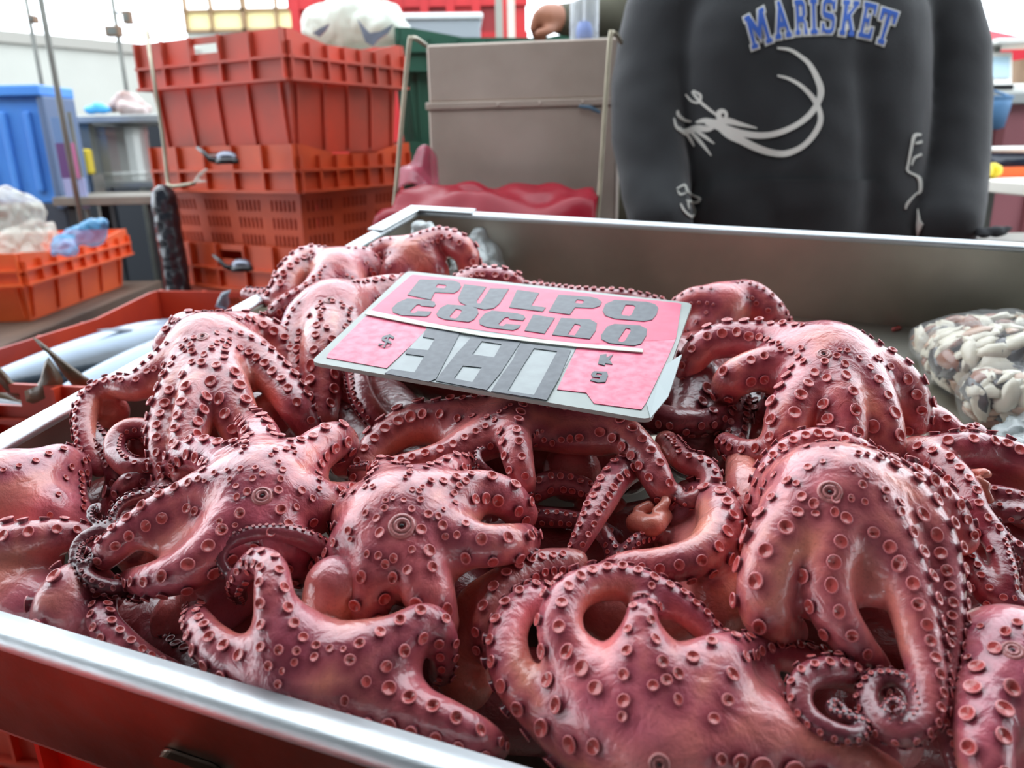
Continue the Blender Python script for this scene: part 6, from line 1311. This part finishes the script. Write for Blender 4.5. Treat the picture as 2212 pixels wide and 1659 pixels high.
# block letters drawn in a unit box, then set along the arch
GL = {
 'M': [[(0, 0), (.30, 0), (.5, .42), (.70, 0), (1, 0), (1, .16), (.93, .16), (.93, .84), (1, .84), (1, 1), (.66, 1), (.66, .84), (.73, .84), (.73, .42), (.5, .86), (.27, .42), (.27, .84), (.34, .84), (.34, 1), (0, 1), (0, .84), (.07, .84), (.07, .16), (0, .16)]],
 'A': [[(.34, 0), (.68, 0), (.93, .84), (1, .84), (1, 1), (.60, 1), (.60, .84), (.68, .84), (.65, .72), (.35, .72), (.32, .84), (.40, .84), (.40, 1), (0, 1), (0, .84), (.07, .84), (.30, .16), (.26, .16), (.26, 0)], [(.5, .24), (.41, .56), (.59, .56)]],
 'R': [[(0, 0), (.72, 0), (.95, .12), (.95, .44), (.80, .55), (.95, .66), (.95, .84), (1, .84), (1, 1), (.68, 1), (.68, .66), (.36, .66), (.36, .84), (.46, .84), (.46, 1), (0, 1), (0, .84), (.09, .84), (.09, .16), (0, .16)], [(.36, .16), (.36, .48), (.64, .48), (.68, .44), (.68, .2), (.64, .16)]],
 'I': [[(0, 0), (1, 0), (1, .16), (.76, .16), (.76, .84), (1, .84), (1, 1), (0, 1), (0, .84), (.24, .84), (.24, .16), (0, .16)]],
 'S': [[(.16, 0), (.66, 0), (.76, .07), (.80, 0), (.95, 0), (.95, .34), (.74, .34), (.64, .16), (.34, .16), (.30, .2), (.30, .36), (.84, .42), (1, .54), (1, .88), (.84, 1), (.36, 1), (.24, .93), (.20, 1), (.05, 1), (.05, .66), (.26, .66), (.36, .84), (.68, .84), (.73, .8), (.73, .62), (.16, .54), (.03, .42), (.03, .12)]],
 'K': [[(0, 0), (.44, 0), (.44, .16), (.36, .16), (.36, .40), (.66, .16), (.58, .16), (.58, 0), (1, 0), (1, .16), (.92, .16), (.60, .42), (.92, .84), (1, .84), (1, 1), (.56, 1), (.56, .84), (.62, .84), (.42, .58), (.36, .62), (.36, .84), (.44, .84), (.44, 1), (0, 1), (0, .84), (.09, .84), (.09, .16), (0, .16)]],
 'E': [[(0, 0), (.95, 0), (.95, .34), (.76, .34), (.68, .16), (.36, .16), (.36, .42), (.48, .42), (.48, .32), (.66, .32), (.66, .68), (.48, .68), (.48, .58), (.36, .58), (.36, .84), (.70, .84), (.80, .64), (1, .64), (1, 1), (0, 1), (0, .84), (.09, .84), (.09, .16), (0, .16)]],
 'T': [[(0, 0), (1, 0), (1, .38), (.80, .38), (.72, .16), (.64, .16), (.64, .84), (.76, .84), (.76, 1), (.24, 1), (.24, .84), (.36, .84), (.36, .16), (.28, .16), (.20, .38), (0, .38)]]}
def grow(lp, d, hole=False):
    """push an outline outwards by d"""
    p = np.array(lp, float); n = len(p); ar = sum(p[i][0] * p[(i + 1) % n][1] - p[(i + 1) % n][0] * p[i][1] for i in range(n)); sg = 1 if ar > 0 else -1
    if hole: sg = -sg
    out = []
    for i in range(n):
        a = p[i] - p[i - 1]; b = p[(i + 1) % n] - p[i]; a = a / np.linalg.norm(a); b = b / np.linalg.norm(b); na = np.array((a[1], -a[0])) * sg; nb = np.array((b[1], -b[0])) * sg
        m = na + nb; L = np.linalg.norm(m); m = m / L if L > 1e-6 else na; c_ = max(.45, float(m @ na)); out.append(tuple(p[i] + m * d / c_))
    return out
# corners of each letter on the picture: top left, top right, bottom right, bottom left
BX = {0: ('M', [(740, 92), (846, 34), (898, 222), (785, 266)]), 1: ('A', [(899, 12), (945, -2), (1000, 196), (905, 213)]), 2: ('R', [(1003, 0), (1066, -6), (1080, 186), (1012, 190)]), 3: ('I', [(1086, -8), (1128, -9), (1132, 184), (1090, 186)]),
      4: ('S', [(1152, -8), (1230, -5), (1214, 182), (1142, 182)]), 5: ('K', [(1260, -2), (1352, 6), (1316, 198), (1238, 186)]), 6: ('E', [(1374, 6), (1450, 26), (1408, 212), (1334, 196)]), 7: ('T', [(1464, 36), (1556, 66), (1492, 248), (1420, 222)])}
for i, (ch, q) in BX.items():
    q = [np.array(Zm([c_])[0]) for c_ in q]; sh = .06
    def mp(u, v): return tuple((q[0] * (1 - u) + q[1] * u) * (1 - v) + (q[3] * (1 - u) + q[2] * u) * v)
    lp = [[mp(u, v) for u, v in l] for l in GL[ch]]
    outl = [grow(lp[0], 2.2)]
    decal('letter_outline', outl, M_WHITET, .0012); decal('letter_' + ch.lower(), [grow(lp[0], -1.6)] + [grow(l, 0.5, True) for l in lp[1:]], M_BLUET, .0026)
# the shrimp drawing
for nm, pts, w in (
    ('antenna', [(918, 252), (985, 262), (1040, 295), (1085, 335), (1122, 400), (1146, 470), (1135, 530), (1090, 600), (1020, 655), (930, 695), (840, 710), (740, 700), (660, 680), (600, 655), (545, 645)], [10, 16, 20, 24, 30, 34, 30, 30, 28, 30, 32, 36, 44, 40, 20]),
    ('antenna', [(920, 396), (985, 415), (1050, 455), (1110, 520), (1142, 590), (1140, 650), (1100, 720), (1040, 775), (960, 805), (880, 798), (800, 770), (730, 735), (670, 705), (620, 670)], [10, 16, 20, 26, 26, 28, 28, 28, 32, 34, 38, 40, 44, 30]),
    ('rostrum', [(812, 672), (730, 652), (660, 634), (600, 640), (540, 632), (495, 640)], [6, 22, 34, 30, 26, 8]), ('eye_stalk', [(600, 600), (560, 570), (520, 535), (490, 500), (475, 480)], [12, 13, 14, 12, 6]), ('leg', [(440, 495), (475, 530), (510, 535), (520, 500), (480, 475)], [6, 10, 12, 12, 8]),
    ('head_edge', [(470, 636), (430, 630), (400, 605), (395, 580)], [6, 14, 16, 8]), ('head_edge', [(375, 620), (392, 670), (440, 690), (500, 672), (560, 676), (600, 660)], [6, 14, 26, 34, 26, 8]),
    ('leg', [(440, 700), (465, 730), (485, 765)], [14, 16, 5]), ('leg', [(470, 690), (520, 745), (575, 815)], [14, 18, 5]), ('leg', [(490, 680), (540, 715), (590, 752)], [14, 18, 5]), ('leg', [(400, 670), (430, 700), (450, 712)], [16, 16, 8])):
    decal('shrimp_' + nm, [stroke(Zm(pts), [x / 2.4254 for x in w])], M_WHITET, .0014)
ring = Zm([(630 + 32 * math.cos(a_), 602 + 32 * math.sin(a_)) for a_ in np.linspace(0, 6.283, 20)[:-1]]); rin = Zm([(636 + 8 * math.cos(a_), 604 + 12 * math.sin(a_)) for a_ in np.linspace(0, 6.283, 14)[:-1]])
decal('shrimp_eye', [ring, rin], M_WHITET, .0016)
for pts, w in (([(392, 990), (430, 970), (445, 1000), (470, 1020), (515, 1040), (495, 1062), (440, 1050)], [6, 10, 10, 8, 10, 10, 6]), ([(410, 1068), (430, 1105), (470, 1135), (490, 1110), (470, 1060), (450, 1062), (455, 1095)], [6, 10, 10, 10, 8, 6, 4]), ([(395, 1000), (410, 1020), (440, 1010)], [5, 8, 5])):
    decal('shrimp_tail', [stroke(Zm(pts), [x / 2.4254 for x in w])], M_WHITET, .0014)
for pts, w in (([(1670, 705), (1635, 712), (1618, 780), (1605, 850), (1600, 895), (1640, 918), (1662, 940), (1665, 1000), (1640, 1020), (1600, 1065), (1588, 1095)], [10, 16, 12, 11, 11, 12, 20, 18, 8, 12, 8]), ([(1672, 808), (1635, 828), (1620, 865)], [12, 10, 6]), ([(1675, 742), (1640, 752)], [12, 10])):
    decal('sleeve_drawing', [stroke(Zm(pts), [x / 2.4254 for x in w])], M_WHITET, .0014)
# kangaroo pocket
decal('pocket', [[(1548, 388), (1890, 388), (1905, 410), (1962, 500), (1955, 540), (1490, 540), (1488, 500), (1540, 405)]], M_HOOD, .007, 6)
tg = MB().add([Vector(onto(x, y, .004)) - Vector(person.location) if onto(x, y, .004) else Vector((0, 0, 1)) for x, y in ((1984, 452), (1992, 476), (1998, 484), (1990, 500), (1984, 512), (1982, 490))], [(0, 1, 2, 3, 4, 5)]).build('white_tag', M_WHITET, person); tg.modifiers.new('s', 'SOLIDIFY').thickness = .002

# ------------------------------------------------------------------ second person behind: dark sleeve and a hand
Y2 = 2.25
p2x = float(atY(1470, 40, Y2)[0]); pr2 = empty('person', (p2x, Y2 + .12, 0)); tag(pr2, 'second person behind the steel box reaching a bare hand over the green crates', 'person')
M_OLIVE = mat('olive_jacket', s2l(78, 76, 62), .85, noise_amt=.2, noise_scale=12); o2 = np.array(pr2.location)
def z2P(z, dx, dy, r): return (p2x + dx, Y2 + .12 + dy, z, r)
fdb = body_field([[z2P(1.0, -.09, 0, .1), z2P(.5, -.1, 0, .07), z2P(.05, -.11, 0, .05)], [z2P(1.0, .09, 0, .1), z2P(.5, .1, 0, .07), z2P(.05, .11, 0, .05)], [z2P(1.0, 0, 0, .13), z2P(1.2, 0, 0, .14)], [z2P(1.4, 0, 0, .08), z2P(1.6, 0, 0, .055), z2P(1.68, 0, -.01, .08), z2P(1.74, 0, 0, .085)], [z2P(1.66, 0, -.09, .016), z2P(1.69, 0, -.085, .012)]], .014, .02)
V, Q = fdb.surface(2); bo_ = link('body', fast_mesh('body', V - o2, Q), [M_JEANS, M_SKINP], pr2); zc = np.array([p.center.z for p in bo_.data.polygons]); bo_.data.polygons.foreach_set('material_index', (zc > 1.45).astype(np.int32))
fdh = body_field([[z2P(1.79, 0, .02, .08), z2P(1.72, 0, .045, .08)]], .012, .01); Vh, Qh = fdh.surface(1); link('hair', fast_mesh('hair', Vh - o2, Qh), M_HAIR, pr2)
jk = body_field([[z2P(1.0, -.07, 0, .14), z2P(1.25, -.08, 0, .14), z2P(1.42, -.08, 0, .11)], [z2P(1.0, .07, 0, .14), z2P(1.25, .08, 0, .14), z2P(1.42, .08, 0, .11)], [z2P(1.42, .14, 0, .09), z2P(1.2, .22, .02, .065), z2P(1.0, .22, -.05, .05)],
    [z2P(1.43, -.12, 0, .09), Bp(1380, 0, Y2 + .02, .062), Bp(1310, 30, Y2 - .05, .055), Bp(1240, 42, Y2 - .08, .042), Bp(1215, 42, Y2 - .09, .038)]], .010, .02)
V, Q = jk.surface(2); link('jacket', fast_mesh('jacket', V - o2, Q), M_OLIVE, pr2)
hs = [[Bp(1225, 42, Y2 - .09, .028), Bp(1200, 40, Y2 - .10, .034), Bp(1182, 40, Y2 - .11, .034)]]
for k, (x1, y1, x2, y2) in enumerate(((1162, 32, 1150, 62), (1168, 36, 1154, 74), (1176, 42, 1160, 82), (1186, 50, 1172, 84))):
    hs.append([Bp(1182, 36 + 4 * k, Y2 - .115 + .012 * k, .014), Bp(x1, y1, Y2 - .13 + .014 * k, .012), Bp(x2, y2, Y2 - .13 + .014 * k, .009)])
hs.append([Bp(1198, 56, Y2 - .12, .014), Bp(1184, 66, Y2 - .14, .012), Bp(1164, 72, Y2 - .15, .010)])
fh2 = body_field(hs, .005, .008); V, Q = fh2.surface(1); link('hand', fast_mesh('hand', V - o2, Q), M_SKINP, pr2)
